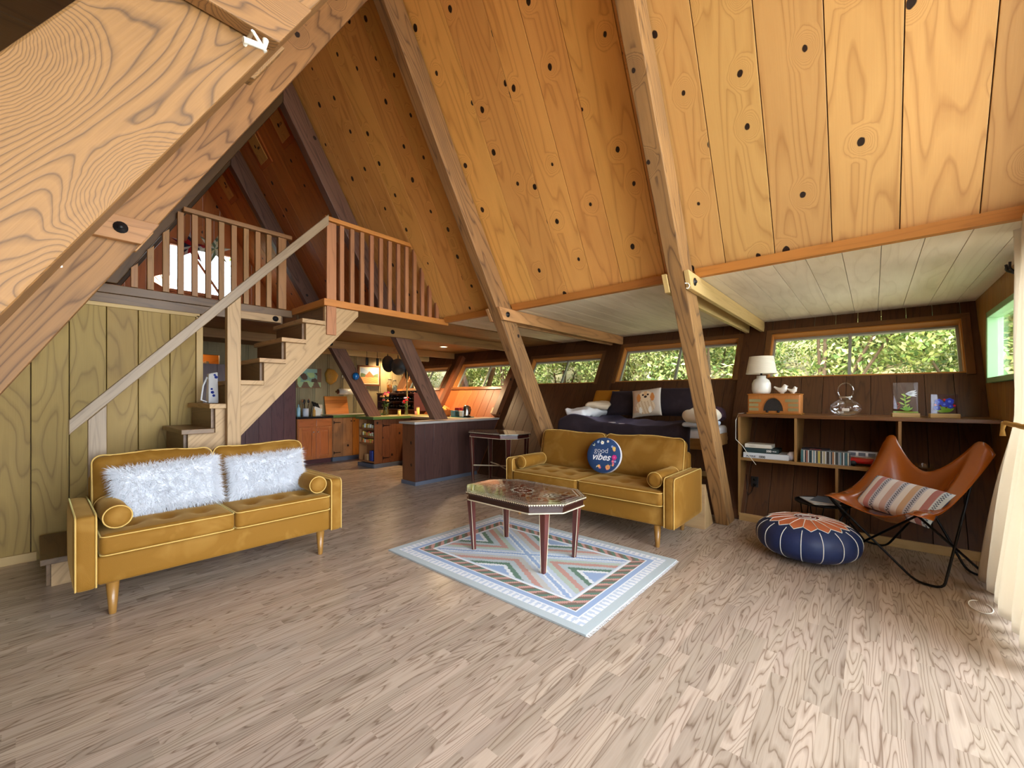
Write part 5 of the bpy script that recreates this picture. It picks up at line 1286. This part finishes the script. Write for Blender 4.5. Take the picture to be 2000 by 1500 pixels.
m = MB(); m.box((0, .02, .08), (.90, .585, .875)); m.build('carcass', M['knotty'], kb)
for j, (a, b, mm) in enumerate(((.01, .42, 'knotty'), (.425, .80, 'cab_orange'), (.81, .90, 'cab_orange'))):
    m = MB()
    for q_ in range(2): m.box((a+(b-a)*q_/2+.001, 0, .085), (a+(b-a)*(q_+1)/2-.001, .018, .87), g=(0, 0, 1))
    d_ = m.build('door', M[mm], kb, bevel=.002)
    if j == 0:
        for zz in (.17, .78):
            h = MB(); h.prism([(a+.01, -.004, zz-.03), (a+.024, -.004, zz-.03), (a+.024, -.004, zz-.008), (a+.15, -.004, zz-.006), (a+.16, -.004, zz), (a+.15, -.004, zz+.006), (a+.024, -.004, zz+.008), (a+.024, -.004, zz+.03), (a+.01, -.004, zz+.03)], (0, .004, 0)); h.build('strap_hinge', M['black'], d_)
    m = MB(); m.ell((b-.03 if j == 0 else a+.03, -.012, .80), .012, 10); m.build('knob', M['black'], d_)
m = MB(); m.box((.0, -.0, 0), (.90, .58, .079)); m.build('toe_kick', M['grey_trim'], kb)
m = MB(); m.box((-.01, -.03, .878), (1.25, .595, .93)); m.build('worktop', M['green_top'], kb, bevel=.004)
m = MB(); m.box((-.005, -.02, .9305), (.9, .59, .9325)); m.build('worktop_surface', M['grey_top'], kb)
# tall mulberry pantry block beneath the stairs view
pt = thing('pantry_cupboard', 'tall mulberry-brown panelled cupboard seen under the stair stringer', 'cupboard', (1.62, 7.55, 0))
m = MB(); x = 0
while x < 1.33: m.box((x+.0015, 0, 0), (min(x+.19, 1.335)-.0015, .02, 1.80), g=(0, 0, 1)); x += .19
m.build('front_panelling', M['purple'], pt, bevel=.002)
m = MB(); m.box((0, .021, 0), (1.335, 1.19, 1.80)); m.build('carcass', M['purple'], pt)

# things on the back wall
YW = YB-.018
def wallbox(name, px, mat, label, cat, d=.02, inset=None):
    a, b = atY(px[0], px[1], YW), atY(px[2], px[3], YW)
    m = MB(); m.box((a.x, YW-d, b.z), (b.x, YW, a.z)); o = m.build(name, mat, bevel=.002); tag(o, label, cat); return o, a, b
def paint_cells(o, name, a, b, y, nu, nv, fn, mat=None):
    m = MB(); m.cells((a[0], y, b[1]), (b[0]-a[0], 0, 0), (0, 0, a[1]-b[1]), nu, nv, fn); return m.build(name, mat or M['vc'], o)
o, a, b = wallbox('picture', (579, 718, 627, 758), M['knotty'], 'green nature picture on the grey boards above the cherry cabinet', 'picture', .018)
w_ = b.x-a.x; h_ = a.z-b.z
def pic1(u, v):
    if v < .28: return (176, 200, 150) if math.sin(u*14)+v*5 > .9 else (120, 96, 74)
    if u > .82: return (128, 100, 78)
    k = math.sin(u*9+v*4)*math.cos(v*7-u*3)
    if v > .8: return (150, 190, 178)
    return (96, 76, 62) if k > .25 else ((178, 204, 140) if k < -.2 else (140, 176, 156))
paint_cells(o, 'picture_print', (a.x+.01, a.z-.01), (b.x-.01, b.z+.01), YW-.0195, 36, 28, pic1)
o, a, b = wallbox('painting', (698, 713, 741, 754), M['brown_cab'], 'framed painting of a barn in a field hanging beside the pans', 'painting', .03)
m = MB(); t_ = .035; m.box((a.x+t_, YW-.036, b.z+t_), (b.x-t_, YW-.0305, a.z-t_)); m.build('liner', plain('cream_liner', (226, 214, 180), .5), o, bevel=.002)
def pic2(u, v):
    if v > .42:
        hill = .55+.10*math.sin(u*7+1)
        if .25 < u < .72 and v < .45+.34*(1-abs(u-.5)/.28): return (182, 112, 66)
        if v < hill: return (104, 122, 82)
        return (176, 196, 218) if math.sin(u*5+v*9) > 0 else (206, 216, 226)
    return (214, 150, 92) if math.sin(u*20+v*50) > .2 else (226, 170, 106)
paint_cells(o, 'canvas', (a.x+t_+.02, a.z-t_-.02), (b.x-t_-.02, b.z+t_+.02), YW-.0368, 40, 32, pic2)
c = atY(648, 735, YW-.04)
m = MB(); rs = random.Random(6)
def hat(u, v):
    a_ = v*2*PI; r_ = (.15+.010*math.sin(a_*3+1)+.006*math.sin(a_*7))*math.sin(u*PI/2); return c+Vector((r_*math.cos(a_)*.9, .038-.085*math.cos(u*PI/2)**.8-.004*math.sin(u*30)*math.sin(a_*12), r_*math.sin(a_)*1.12))
m.grid(hat, 18, 40, closed_v=True, flip=False); o = m.build('woven_basket', plain('golden_straw', (200, 150, 60), .5, noise=.5, nscale=70, bump=.5)); tag(o, 'golden heart-shaped woven basket hanging on the back wall', 'basket')
c = atY(672, 732, YW-.02); m = MB(); m.tube([c+Vector((.042*math.cos(a_), 0, .06*math.sin(a_)-.03)) for a_ in [PI*.62+2*PI*.76*k/14-PI*.0-2.0 for k in range(15)]], .009, 6); o = m.build('horseshoe', M['steel']); tag(o, 'horseshoe on the back wall beside the dark rafter', 'ornament')
a, b = atY(662, 758, YW-.10), atY(689, 772, YW-.10)
t = thing('paper_towel_roll', 'white paper towel roll on a wall holder above the cutting board', 'paper towel', (a.x, YW-.10, (a.z+b.z)/2))
L = b.x-a.x; m = MB(); m.lathe([(.02, 0), (.066, 0), (.066, L), (.02, L)], axis='x', n=28); m.build('paper_roll', M['white'], t)
m = MB(); m.lathe([(0, -.03), (.05, -.03), (.05, -.012), (.018, -.01), (.018, L+.01), (.05, L+.012), (.05, L+.03), (0, L+.03)], axis='x', n=20); m.box((-.03, .03, -.02), (-.012, .095, .02)); m.box((L+.012, .03, -.02), (L+.03, .095, .02)); m.build('holder', M['brown_cab'], t)
a, b = atY(634, 774, YW-.06), atY(678, 806.5, YW-.06)
m = MB(); n_ = 5
for k in range(n_): z0 = .934+(a.z-.934)*k/n_; z1 = .934+(a.z-.934)*(k+1)/n_; m.hexa([(a.x, YW-.14+(z0-.934)*.25, z0), (b.x, YW-.14+(z0-.934)*.25, z0), (b.x, YW-.115+(z0-.934)*.25, z0), (a.x, YW-.115+(z0-.934)*.25, z0), (a.x, YW-.14+(z1-.934)*.25, z1), (b.x, YW-.14+(z1-.934)*.25, z1), (b.x, YW-.115+(z1-.934)*.25, z1), (a.x, YW-.115+(z1-.934)*.25, z1)], g=(1, 0, 0))
o = m.build('cutting_board', wood('butcher_block', (222, 136, 62), (160, 80, 28), su=1, sv=10, rings=5, contrast=.3, var=.2, rough=.35)); tag(o, 'large orange-brown wooden cutting board leaning on the back wall', 'cutting board')
# crocks, knife block and bottles on the black worktop
def jarat(name, x, y, z, prof_, mat, label, cat, n=20, group=None):
    m = MB(); m.lathe(prof_, n=n); o = m.build(name, mat); o.location = (x, y, z); return tag(o, label, cat, group)
cz = .9205
cr = thing('utensil_crock', 'pale crock full of wooden spoons beside the knife block', 'crock', (3.49, 8.45, cz))
m = MB(); m.lathe([(0, 0), (.05, 0), (.055, .01), (.055, .15), (.048, .15), (.045, .02), (0, .02)], n=22); m.build('crock', plain('blue_white_crock', (200, 206, 220), .3), cr)
rs = random.Random(3)
for k in range(7):
    a_ = rs.uniform(0, 6.28); tx, ty_ = .06*math.cos(a_), .06*math.sin(a_); hh = rs.uniform(.26, .32)
    m = MB(); m.tube([(tx*.4, ty_*.4, .022), (tx, ty_, hh-.05)], .005, 6); m.ell((tx*1.05, ty_*1.05, hh), (.022, .008, .035), 10); m.build('spoon', M['knotty'] if k % 2 else M['iron'], cr)
jarat('bottle', 3.345, 8.42, cz, [(0, 0), (.032, 0), (.034, .01), (.034, .15), (.012, .19), (.012, .23), (0, .23)], plain('blue_bottle', (150, 196, 214), .1, coat=.5), 'pale blue bottle at the left end of the black worktop', 'bottle')
jarat('bottle', 3.61, 8.35, cz, [(0, 0), (.026, 0), (.028, .01), (.028, .11), (.01, .14), (.01, .17), (0, .17)], plain('amber_bottle', (190, 140, 60), .1, coat=.5), 'small amber bottle in front of the knife block', 'bottle')
kn = thing('knife_block', 'white slanted knife block with black-handled knives', 'knife block', (3.72, 8.5, cz))
m = MB(); m.prism([(-.09, -.05, 0), (.06, -.05, 0), (.10, -.05, .13), (-.05, -.05, .19)], (0, .10, 0)); m.build('block', M['white'], kn, bevel=.006)
for k in range(6):
    m = MB(); p = Vector((-.035+.045*(k % 3), -.025+.05*(k//3), .185-.018*(k % 3))); m.tube([p, p+Vector((-.045, 0, .10))], [.011, .009], 8); m.build('knife_handle', M['iron'], kn)
m = MB(); m.rbox((3.84, 8.66, cz+.11), (.15, .02, .22), .008, n=4); o = m.build('cutting_board', plain('pale_board', (214, 196, 170), .5)); tag(o, 'small pale cutting board behind the knife block', 'cutting board')
# hanging rail, utensils and pans
hr = thing('pot_rail', 'thin rail under the kitchen ceiling with hanging pans', 'rail', (0, 7.3, 0))
m = MB(); m.tube([(3.95, 0, 2.20), (5.25, 0, 2.20)], .006, 8); 
for x in (4.0, 4.6, 5.2): m.tube([(x, 0, 2.20), (x, 0, 2.262)], .005, 6)
m.build('bar', M['iron'], hr)
def pan(x, r, L, label, turn=0, oval=1, dz=0):
    t = thing('frying_pan', label, 'pan', (x, 7.3, 2.193), turn, 'pans hanging over the kitchen counter')
    m = MB(); m.tube([(0, 0, 0), (.0, -.004, -.03), (0, .004, -.045)], .003, 6); m.tube([(0, 0, -.045), (0, 0, -.045-L)], [.008, .012], 8); m.build('handle', M['iron'], t)
    z = -.045-L-r*oval; i0 = 0
    m = MB(); m.lathe([(0, .0), (r*.8, .0), (r, -.035), (r*.97, -.036), (r*.78, -.004), (0, -.004)], n=30, axis='y'); 
    for i in range(len(m.v)): v_ = m.v[i]; m.v[i] = (v_[0], v_[1]+.018, v_[2]*oval+z)
    m.build('pan_body', M['iron'], t)
pan(4.60, .165, .03, 'left round cast iron pan hanging over the kitchen counter', .2, 1.0); pan(4.84, .17, .07, 'right round cast iron pan hanging beside the first', -.1, 1.0); pan(5.05, .075, .17, 'narrow long pan hanging at the right end of the rail', .5, 2.2)
for k, (x, lab) in enumerate(((4.15, 'left dark brush-like utensil hanging under the kitchen ceiling'), (4.37, 'right dark utensil hanging under the kitchen ceiling, left of the pans'))):
    t = thing('hanging_utensil', lab, 'utensil', (x, 7.3, 2.193))
    m = MB(); m.tube([(0, 0, 0), (0, 0, -.14)], .004, 6); m.build('hook', M['iron'], t)
    m = MB(); m.rbox((0, 0, -.215), (.045, .03, .15), .012, n=4); m.build('head', M['iron'], t)
# blue glass float on the rafter
c = atY(695, 735, 6.955)
t = thing('glass_float', 'blue glass ball in a net hanging on the dark rafter', 'ornament', c)
m = MB(); m.ell((0, 0, 0), (.058, .058, .066), 20); m.build('ball', plain('blue_glass', (10, 104, 176), .05, coat=.8, noise=.4, nscale=9), t)
m = MB(); m.tube([(0, 0, .066), (0, .02, .16)], .003, 5)
for k in range(4): a_ = k*PI/4; m.tube([(.0595*math.cos(b_)*math.cos(a_), .0595*math.cos(b_)*math.sin(a_), .0675*math.sin(b_)) for b_ in [2*PI*j/20 for j in range(20)]], .002, 4, closed=True)
m.build('net', M['iron'], t)
# peninsula top: vases, candles, pole
pz = .936
def vase_flowers(x, y, label, cols, s_=1, seed=1, h=.2, name='flower_vase'):
    t = thing(name, label, 'vase', (x, y, pz)); rs = random.Random(seed)
    m = MB(); m.lathe([(0, .004), (.04*s_, .004), (.045*s_, .02), (.04*s_, h*.7), (.05*s_, h), (.047*s_, h), (.037*s_, h*.7), (.04*s_, .02), (0, .012)], n=24); m.build('vase', glass('vase_glass', (200, 220, 190), refl=.12), t)
    sm_ = plain('stem_green', (70, 110, 56), .5)
    for k in range(9):
        a_ = rs.uniform(0, 6.28); r_ = rs.uniform(.02, .10)*s_; hh = h+rs.uniform(.06, .20)*s_
        top = (r_*math.cos(a_), r_*math.sin(a_), hh)
        m = MB(); m.tube([(.012*math.cos(a_+2), .012*math.sin(a_+2), .02), (.02*math.cos(a_), .02*math.sin(a_), h), top], .0025, 5); st_ = m.build('stem', sm_, t)
        c_ = rs.choice(cols); R_ = rs.uniform(.022, .034)*s_
        m = MB(); m.col = c_
        for j in range(3):
            for q in range(5):
                b_ = 2*PI*q/5+j*.6; rr_ = R_*(.35+.3*j); m.ell((top[0]+rr_*.7*math.cos(b_), top[1]+rr_*.7*math.sin(b_), top[2]+R_*(.35-.2*j)), (R_*.42, R_*.42, R_*.5), 6)
        m.build('blossom', M['vc'], st_)
    m = MB(); m.col = (84, 122, 62)
    for k in range(14):
        a_ = rs.uniform(0, 6.28); b0 = Vector((.03*math.cos(a_), .03*math.sin(a_), h*rs.uniform(.8, 1.2))); d_ = Vector((math.cos(a_), math.sin(a_)*1, rs.uniform(-.2, 1))).normalized()*rs.uniform(.05, .09)*s_
        sd = d_.cross(Vector((0, 0, 1))).normalized()*.014*s_; m.face([b0, b0+d_*.5+sd, b0+d_, b0+d_*.5-sd], None, 0)
    m.build('foliage', M['vc'], t, kind='stuff')
vase_flowers(4.56, 7.30, 'vase of pink and peach roses standing behind the dark rafter foot', [(240, 110, 110), (250, 190, 120), (244, 214, 130), (226, 70, 120)], 1.25, 5, .20)
vase_flowers(4.90, 7.10, 'slim vase with red and lilac flowers on the green counter', [(210, 24, 40), (200, 190, 226)], .8, 9, .19)
for x, lab, h_ in ((4.62, 'left short yellow candle on the green counter', .10), (5.06, 'right tall yellow candle on the green counter', .14)):
    t = thing('pillar_candle', lab, 'candle', (x, 6.93, pz)); m = MB(); m.lathe([(0, 0), (.03, 0), (.031, .004), (.031, h_), (0, h_-.004)], n=20); m.build('wax', plain('yellow_wax', (232, 206, 110), .4), t)
    m = MB(); m.lathe([(.0, h_-.003), (.032, h_-.003), (.032, h_+.014), (0, h_+.014)], n=20); m.build('lid', plain('cork_lid', (196, 160, 100), .6), t)
jarat('shaker', 5.0, 6.93, pz, [(0, 0), (.02, 0), (.022, .06), (.012, .075), (0, .075)], plain('pink_glass', (220, 150, 140), .2), 'small pink glass shaker between the candles', 'shaker')
m = MB(); m.tube([(5.0, 7.22, pz), (5.0, 7.22, 2.262)], .014, 12); o = m.build('support_pole', plain('brown_pole', (126, 110, 70), .4, metal=.3)); tag(o, 'thin brownish metal pole from counter to kitchen ceiling', 'pole')
# rack with glasses under the far kitchen window
rk = thing('glass_rack', 'dark reddish rack shelf with rows of glasses under the far window', 'shelf', (0, 7.20, 0))
def rx(z): return wallX(z)-.012
Lr = 1.42
rkm = M['purple']
m = MB(); m.prism([(5.14, 0, 1.36), (rx(1.36), 0, 1.36), (rx(1.385), 0, 1.385), (5.14, 0, 1.385)], (0, Lr, 0), g=(0, 1, 0)); m.build('top_board', rkm, rk, bevel=.003)
for z in (1.02, 1.19): m = MB(); m.prism([(5.16, .021, z), (rx(z), .021, z), (rx(z+.018), .021, z+.018), (5.16, .021, z+.018)], (0, Lr-.042, 0), g=(0, 1, 0)); m.build('shelf_board', rkm, rk)
for y_ in (0, Lr-.02): m = MB(); m.prism([(5.16, y_, 1.0), (rx(1.0), y_, 1.0), (rx(1.359), y_, 1.359), (5.16, y_, 1.359)], (0, .02, 0), g=(0, 0, 1)); m.build('side_board', rkm, rk)
gg = glass('tumbler_glass', refl=.12, fk=.8)
for z, nm in ((1.0385, 'lower'), (1.2085, 'upper')):
    for k in range(11):
        t = jarat('drinking_glass', 5.24, 7.32+k*.118, z, [(0, .004), (.028, .004), (.034, .11), (.032, .11), (.026, .01), (0, .01)], gg, 'clear drinking glass in the %s row of the dark rack' % nm, 'glass', 14, 'glasses in the %s row of the rack' % nm)
for k, (y_, cc, h_, r_, lab) in enumerate(((8.42, (214, 140, 50), .30, .065, 'tall jar of orange pasta on the rack top'), (8.22, (206, 210, 180), .27, .06, 'tall jar with pale green contents on the rack top'))):
    t = thing('storage_jar', lab, 'jar', (5.36, y_, 1.386)); 
    m = MB(); m.lathe([(0, .003), (r_, .003), (r_, h_*.75), (r_*.6, h_*.9), (r_*.6, h_)], n=24); m.build('jar', glass('jar_glass'), t)
    m = MB(); m.lathe([(0, .008), (r_-.005, .008), (r_-.005, h_*.62), (0, h_*.66)], n=24); m.build('contents', plain('contents', cc, .7, noise=.5, nscale=60, bump=.6), t)
    m = MB(); m.lathe([(0, h_+.001), (r_*.62, h_+.001), (r_*.62, h_+.025), (0, h_+.03)], n=24); m.build('lid', M['green_wall'], t)
for k in range(6):
    jarat('dark_bowl', 5.34, 7.36+k*.145, 1.386, [(0, 0), (.035, 0), (.055, .045), (.052, .045), (.03, .008), (0, .008)], M['iron'], 'small dark bowl in the row on top of the rack', 'bowl', 16, 'dark bowls on the rack')
# counter by the window: basket, boxes, kettle, outlet plate
wz = .9255
t = thing('fruit_basket', 'round woven basket heaped with fruit on the window counter', 'basket', (5.08, 6.12, wz))
m = MB(); m.lathe([(0, 0), (.09, 0), (.13, .05), (.15, .12), (.155, .125), (.145, .12), (.12, .05), (0, .01)], n=28); m.build('basket', plain('wicker', (168, 96, 40), .6, noise=.4, nscale=90, bump=.6), t)
rs = random.Random(5)
for k in range(11):
    a_ = rs.uniform(0, 6.28); r_ = rs.uniform(0, .09); c_ = rs.choice([(236, 190, 70), (226, 150, 60), (240, 210, 120), (200, 80, 40)])
    m = MB(); m.ell((0, 0, 0), .033, 12); o = m.build('fruit', plain('fruit_skin', c_, .4)); o.location = (5.08+r_*math.cos(a_), 6.12+r_*math.sin(a_), wz+.125+.05*(1-r_/.09)); tag(o, 'piece of yellow or orange fruit heaped in the woven basket', 'fruit', 'fruit in the basket')
m = MB(); m.box((5.0, 5.50, wz), (5.26, 5.90, wz+.012)); o = m.build('tray', plain('teal_tray', (60, 130, 130), .4), bevel=.004); tag(o, 'teal tray under the tea boxes on the window counter', 'tray')
for k, (x, y_, d_, cc, z_, lab) in enumerate(((5.08, 5.83, (.12, .10, .11), (90, 130, 140), 0, 'grey-blue tea box at the left of the tray'), (5.08, 5.71, (.11, .08, .10), (40, 70, 70), 0, 'dark tea box in the middle of the tray'), (5.08, 5.60, (.12, .09, .11), (206, 214, 214), 0, 'white tea box at the right of the tray'), (5.10, 5.74, (.10, .12, .05), (150, 30, 36), .113, 'dark red tin stacked on the tea boxes'), (5.10, 5.60, (.08, .08, .04), (200, 40, 40), .113, 'small red box on top of the white tea box'))):
    m = MB(); m.rbox((x, y_, wz+.0125+z_+d_[2]/2), d_, .006, n=4); o = m.build('tea_box', plain('tea_box_colour', cc, .4, noise=.3, nscale=30)); tag(o, lab, 'box')
kt = thing('electric_kettle', 'brushed steel electric kettle on the end of the window counter', 'kettle', (5.13, 5.495, wz-.0+.0005)); kt.location.y = 5.47; kt.location.x = 5.12
m = MB(); m.lathe([(0, .025), (.075, .025), (.078, .04), (.066, .14), (.055, .19), (.045, .215), (0, .225)], n=28); m.build('body', M['steel'], kt)
m = MB(); m.lathe([(0, 0), (.082, 0), (.082, .018), (.07, .0245), (0, .0245)], n=28); m.build('base', M['black'], kt)
m = MB(); m.tube([(.0, -.055, .20), (0, -.095, .19), (0, -.105, .13), (0, -.085, .06)], .010, 8); m.build('handle', M['black'], kt)
kt.location = (5.12, 5.56, wz+.0005)
kt.location = (5.12, 5.46+.10, wz+.0005)
m = MB(); lbox(m, 5.23, 5.31, 1.0, 1.10, -.008, -.003); o = m.build('switch_plate', plain('cream_plate', (226, 200, 160), .5)); tag(o, 'cream switch plate on the orange panelling beside the kettle', 'switch plate')
# recessed lamps
for j, (x, y_, lab, e) in enumerate(((5.39, 8.50, 'far recessed ceiling lamp above the pans', 16), (5.17, 6.26, 'near recessed ceiling lamp above the window counter', 26))):
    t = thing('ceiling_lamp', lab, 'ceiling lamp', (x, y_, ZC-.001))
    m = MB(); m.lathe([(.06, 0), (.085, 0), (.085, -.008), (.06, -.006)], n=28); m.build('ring', M['white'], t)
    m = MB(); m.lathe([(0, -.003), (.06, -.003), (.06, -.0005), (0, -.0005)], n=24); m.build('lens', M['light'], t)
    lamp('lamp_glow', 'SPOT', (x, y_, ZC-.03), (0, 0, 0), e*6, (1, .70, .38), spot_size=math.radians(150), spot_blend=.8, shadow_soft_size=.06)
lamp('passage_glow', 'POINT', (1.9, YB+.8, 2.15), (0, 0, 0), 10, (1, .6, .3), shadow_soft_size=.08)
# tote on the stairs
c = atZ(412, 788, TZ(5)+.001)
tb = thing('paper_bag', 'white bag with blue flowers standing on a stair tread', 'bag', (1.06, 4.62, TZ(5)+.001))
m = MB(); m.hexa([(-.03, -.05, 0), (.05, -.05, 0), (.05, .05, 0), (-.03, .05, 0), (-.025, -.035, .27), (.045, -.035, .29), (.045, .035, .29), (-.025, .035, .27)]); m.build('bag_body', M['whitecloth'], tb, bevel=.01)
m = MB(); m.tube([(-.03, 0, .24), (-.06, 0, .16), (-.075, 0, .03), (-.03, 0, .01)], .007, 6); m.build('handle', M['whitecloth'], tb)
m = MB(); 
for (u_, v_, r_) in ((.0, .10, .014), (.01, .07, .012), (-.005, .13, .01), (.03, .24, .014), (.02, .26, .01)): flower(m, (u_, v_), r_, (30, 60, 170), y=-.0525+v_*.055, cc=(20, 40, 120))
m.build('flower_print', M['vc'], tb)

# ------------------------------------------------------------------ loft: hanging stars and fan lamp
def star(c, R, n, cols, label, seed, rot=0):
    t = thing('paper_star', label, 'ornament', c, rot); m = MB(); rs = random.Random(seed)
    for k in range(n):
        a0 = 2*PI*k/n+.3; tip = Vector((R*math.cos(a0), 0, R*math.sin(a0))); r_ = R*.36
        A, B_ = Vector((r_*math.cos(a0-PI/n), 0, r_*math.sin(a0-PI/n))), Vector((r_*math.cos(a0+PI/n), 0, r_*math.sin(a0+PI/n)))
        for sg in (-1, 1):
            C_ = Vector((0, sg*.07, 0))
            for q in range(4):
                p0 = A.lerp(tip, q/4); p1 = A.lerp(tip, (q+1)/4); d0 = C_.lerp(tip, q/4); d1 = C_.lerp(tip, (q+1)/4)
                m.face([p0, p1, d1, d0], None, 0, col=rs.choice(cols)); e0 = B_.lerp(tip, q/4); e1 = B_.lerp(tip, (q+1)/4); m.face([e1, e0, d0, d1], None, 0, col=rs.choice(cols))
    m.build('star_body', M['vc'], t); m = MB(); m.tube([(0, 0, R*.3), (0, 0, R+.25)], .002, 4); m.build('string', M['whitecloth'], t)
star((1.66, 8.45, 3.76), .27, 5, [(180, 40, 40), (40, 40, 60), (200, 190, 180), (120, 30, 40)], 'red and black paper star hanging in the loft window', 3)
star((1.98, 8.45, 3.80), .27, 6, [(232, 226, 196), (220, 210, 160), (120, 140, 110), (240, 240, 230)], 'white lace-patterned paper star hanging in the loft window', 4)
t = thing('fan_lamp', 'small lit white fan-shaped lamp behind the left railing of the loft', 'lamp', (1.33, 8.3, 2.98))
m = MB(); 
for k in range(6): a_ = .4+k*.38; m.prism([(0, 0, 0), (.22*math.cos(a_), 0, .22*math.sin(a_)), (.22*math.cos(a_+.34), 0, .22*math.sin(a_+.34))], (0, .004, 0))
m.build('fan_shade', plain('lit_shade', (255, 240, 220), .6, emit=(255, 226, 190), est=1.6), t); m = MB(); m.tube([(0, 0, 0), (-.04, 0, -.06), (-.12, 0, -.08)], .012, 6); m.tube([(0, .004, -.02), (0, .02, -.67)], .010, 6); m.build('arm', M['white'], t)

# ------------------------------------------------------------------ outside: ground, hillside, shrubs, shed
gm_ = plain('ground_litter', (150, 140, 100), .9, noise=.4, nscale=3)
m = MB(); m.grid(lambda u, v: Vector((-14+u*44, -22+v*50, -.45+max(0, (u*44-14-9))*.55+.12*math.sin(u*40)*math.sin(v*33))), 50, 50); m.build('hillside', gm_, kind=ST)
t_ = NT('leaf_green'); r_ = t_.attr('rnd').outputs['Fac']
t_.l(t_.ramp(r_, [(0, lin((70, 100, 40))), (.35, lin((122, 146, 66))), (.7, lin((178, 186, 96))), (1, lin((220, 212, 150)))]), t_.p.inputs['Base Color']); t_.p.inputs['Roughness'].default_value = .6
t_.p.inputs['Subsurface Weight'].default_value = 0
lf_ = t_.m
bark = plain('bark', (110, 88, 66), .9, noise=.4, nscale=12)
def shrub(seed):
    rs = random.Random(seed); m = MB(); mb = MB()
    cl = [(rs.uniform(-1, 1)*.8, rs.uniform(-1, 1)*.9, rs.uniform(.5, 3.6), rs.uniform(.4, .75)) for _ in range(15)]
    for (x, y, z, r) in cl:
        for k in range(1100):
            d = Vector((rs.gauss(0, 1), rs.gauss(0, 1), rs.gauss(0, 1))).normalized()*r*rs.uniform(.55, 1.05)
            p = Vector((x, y, z))+d; n = (d.normalized()+Vector((rs.gauss(0, .5), rs.gauss(0, .5), rs.gauss(0, .5)))).normalized(); a = n.orthogonal().normalized(); b = n.cross(a); th = rs.uniform(0, 6.28); a, b = a*math.cos(th)+b*math.sin(th), b*math.cos(th)-a*math.sin(th)
            L, w = rs.uniform(.03, .065), rs.uniform(.014, .028); m.face([p-a*L, p+b*w, p+a*L, p-b*w], None, rs.random())
        mb.tube([(0, 0, 0), (x*.3, y*.3, z*.5), (x, y, z)], [.05, .03, .012], 6)
    return m, mb
protos = []
for s_ in (11, 12):
    t = thing('leafy_shrub', 'x', 'shrub'); m, mb = shrub(s_); m.build('foliage', lf_, t, merge=False); mb.build('branches', bark, t); protos.append(t)
spots = [(9.6, -3.4, 0), (9.9, -1.3, 1), (9.5, .7, 0), (9.8, 2.7, 1), (9.7, 4.7, 0), (10.0, 6.8, 1), (9.8, 8.9, 0), (11.6, 10.6, 1), (11.8, 12.8, 0), (13.2, -2.4, 1), (13.2, .2, 0), (13.2, 2.8, 1), (13.2, 5.4, 0), (13.4, 8.0, 1), (14.6, 11.5, 0), (12.0, 17.5, 1), (7.0, -4.8, 1)]
labs = ['sunlit green shrub outside the window beyond the curtain wall', 'sunlit shrub outside the right part of the corner window', 'sunlit shrub outside the middle of the corner window', 'sunlit shrub outside the left part of the corner window', 'green shrub outside the window behind the rafter post by the bed', 'green shrub outside the window above the daybed', 'green shrub outside the window above the far end of the daybed', 'pale green shrub outside the window left of the slanting rafter', 'shrub far outside behind the near kitchen window']
for i, (x, y, k) in enumerate(spots):
    lab = labs[i] if i < 9 else 'shrub farther up the hillside behind the first row outside'
    t = protos[k] if i in (0, 1) and k == i else None
    o = copy_tree(protos[k], (x, y, -.4+max(0, x-9)*.5), i*1.7, lab) if i > 1 else protos[i]
    if i <= 1: o.location = (x, y, -.4+max(0, x-9)*.5); o['label'] = lab
    o['group'] = 'shrubs outside the windows'; sc = 1+.06*((i*5) % 4); o.scale = (sc, sc, sc)
for x, y in ((.4, 14.0), (4.6, 14.6)):
    o = copy_tree(protos[0], (x, y, -.42), x, 'tall shrub far behind the house, seen through the loft window'); o['group'] = 'shrubs behind the loft window'; o.scale = (1.5, 1.2, 1.75)
sh = thing('garden_shed', 'tan board shed outside the far kitchen window', 'shed', (8.2, 11.2, -.4))
m = MB()
for k in range(22): m.box((0, k*.25+.004, 0), (.04, k*.25+.246, 3.6), g=(0, 0, 1))
m.build('board_wall', M['pale_trim'], sh); m = MB(); m.box((-.3, -.2, 3.6), (2.6, 5.8, 3.7)); m.build('roof', M['dark_ceil'], sh)
db = thing('deck_brace', 'dark slanting porch brace outside the near kitchen window', 'brace', (7.1, 6.9, -.4))
m = MB(); m.hexa([(0, 0, 0), (.12, 0, 0), (.12, .12, 0), (0, .12, 0), (.0, 1.3, 3.0), (.12, 1.3, 3.0), (.12, 1.42, 3.0), (0, 1.42, 3.0)], g=(0, .4, 1)); m.build('brace_post', M['dark_ceil'], db)
m = MB(); m.hexa([(.13, .45, 1.2), (.22, .45, 1.2), (.22, .5, 1.27), (.13, .5, 1.27), (.13, .0, 2.4), (.22, .0, 2.4), (.22, .05, 2.5), (.13, .05, 2.5)], g=(0, -.4, 1)); m.build('brace_strut', M['dark_ceil'], db)
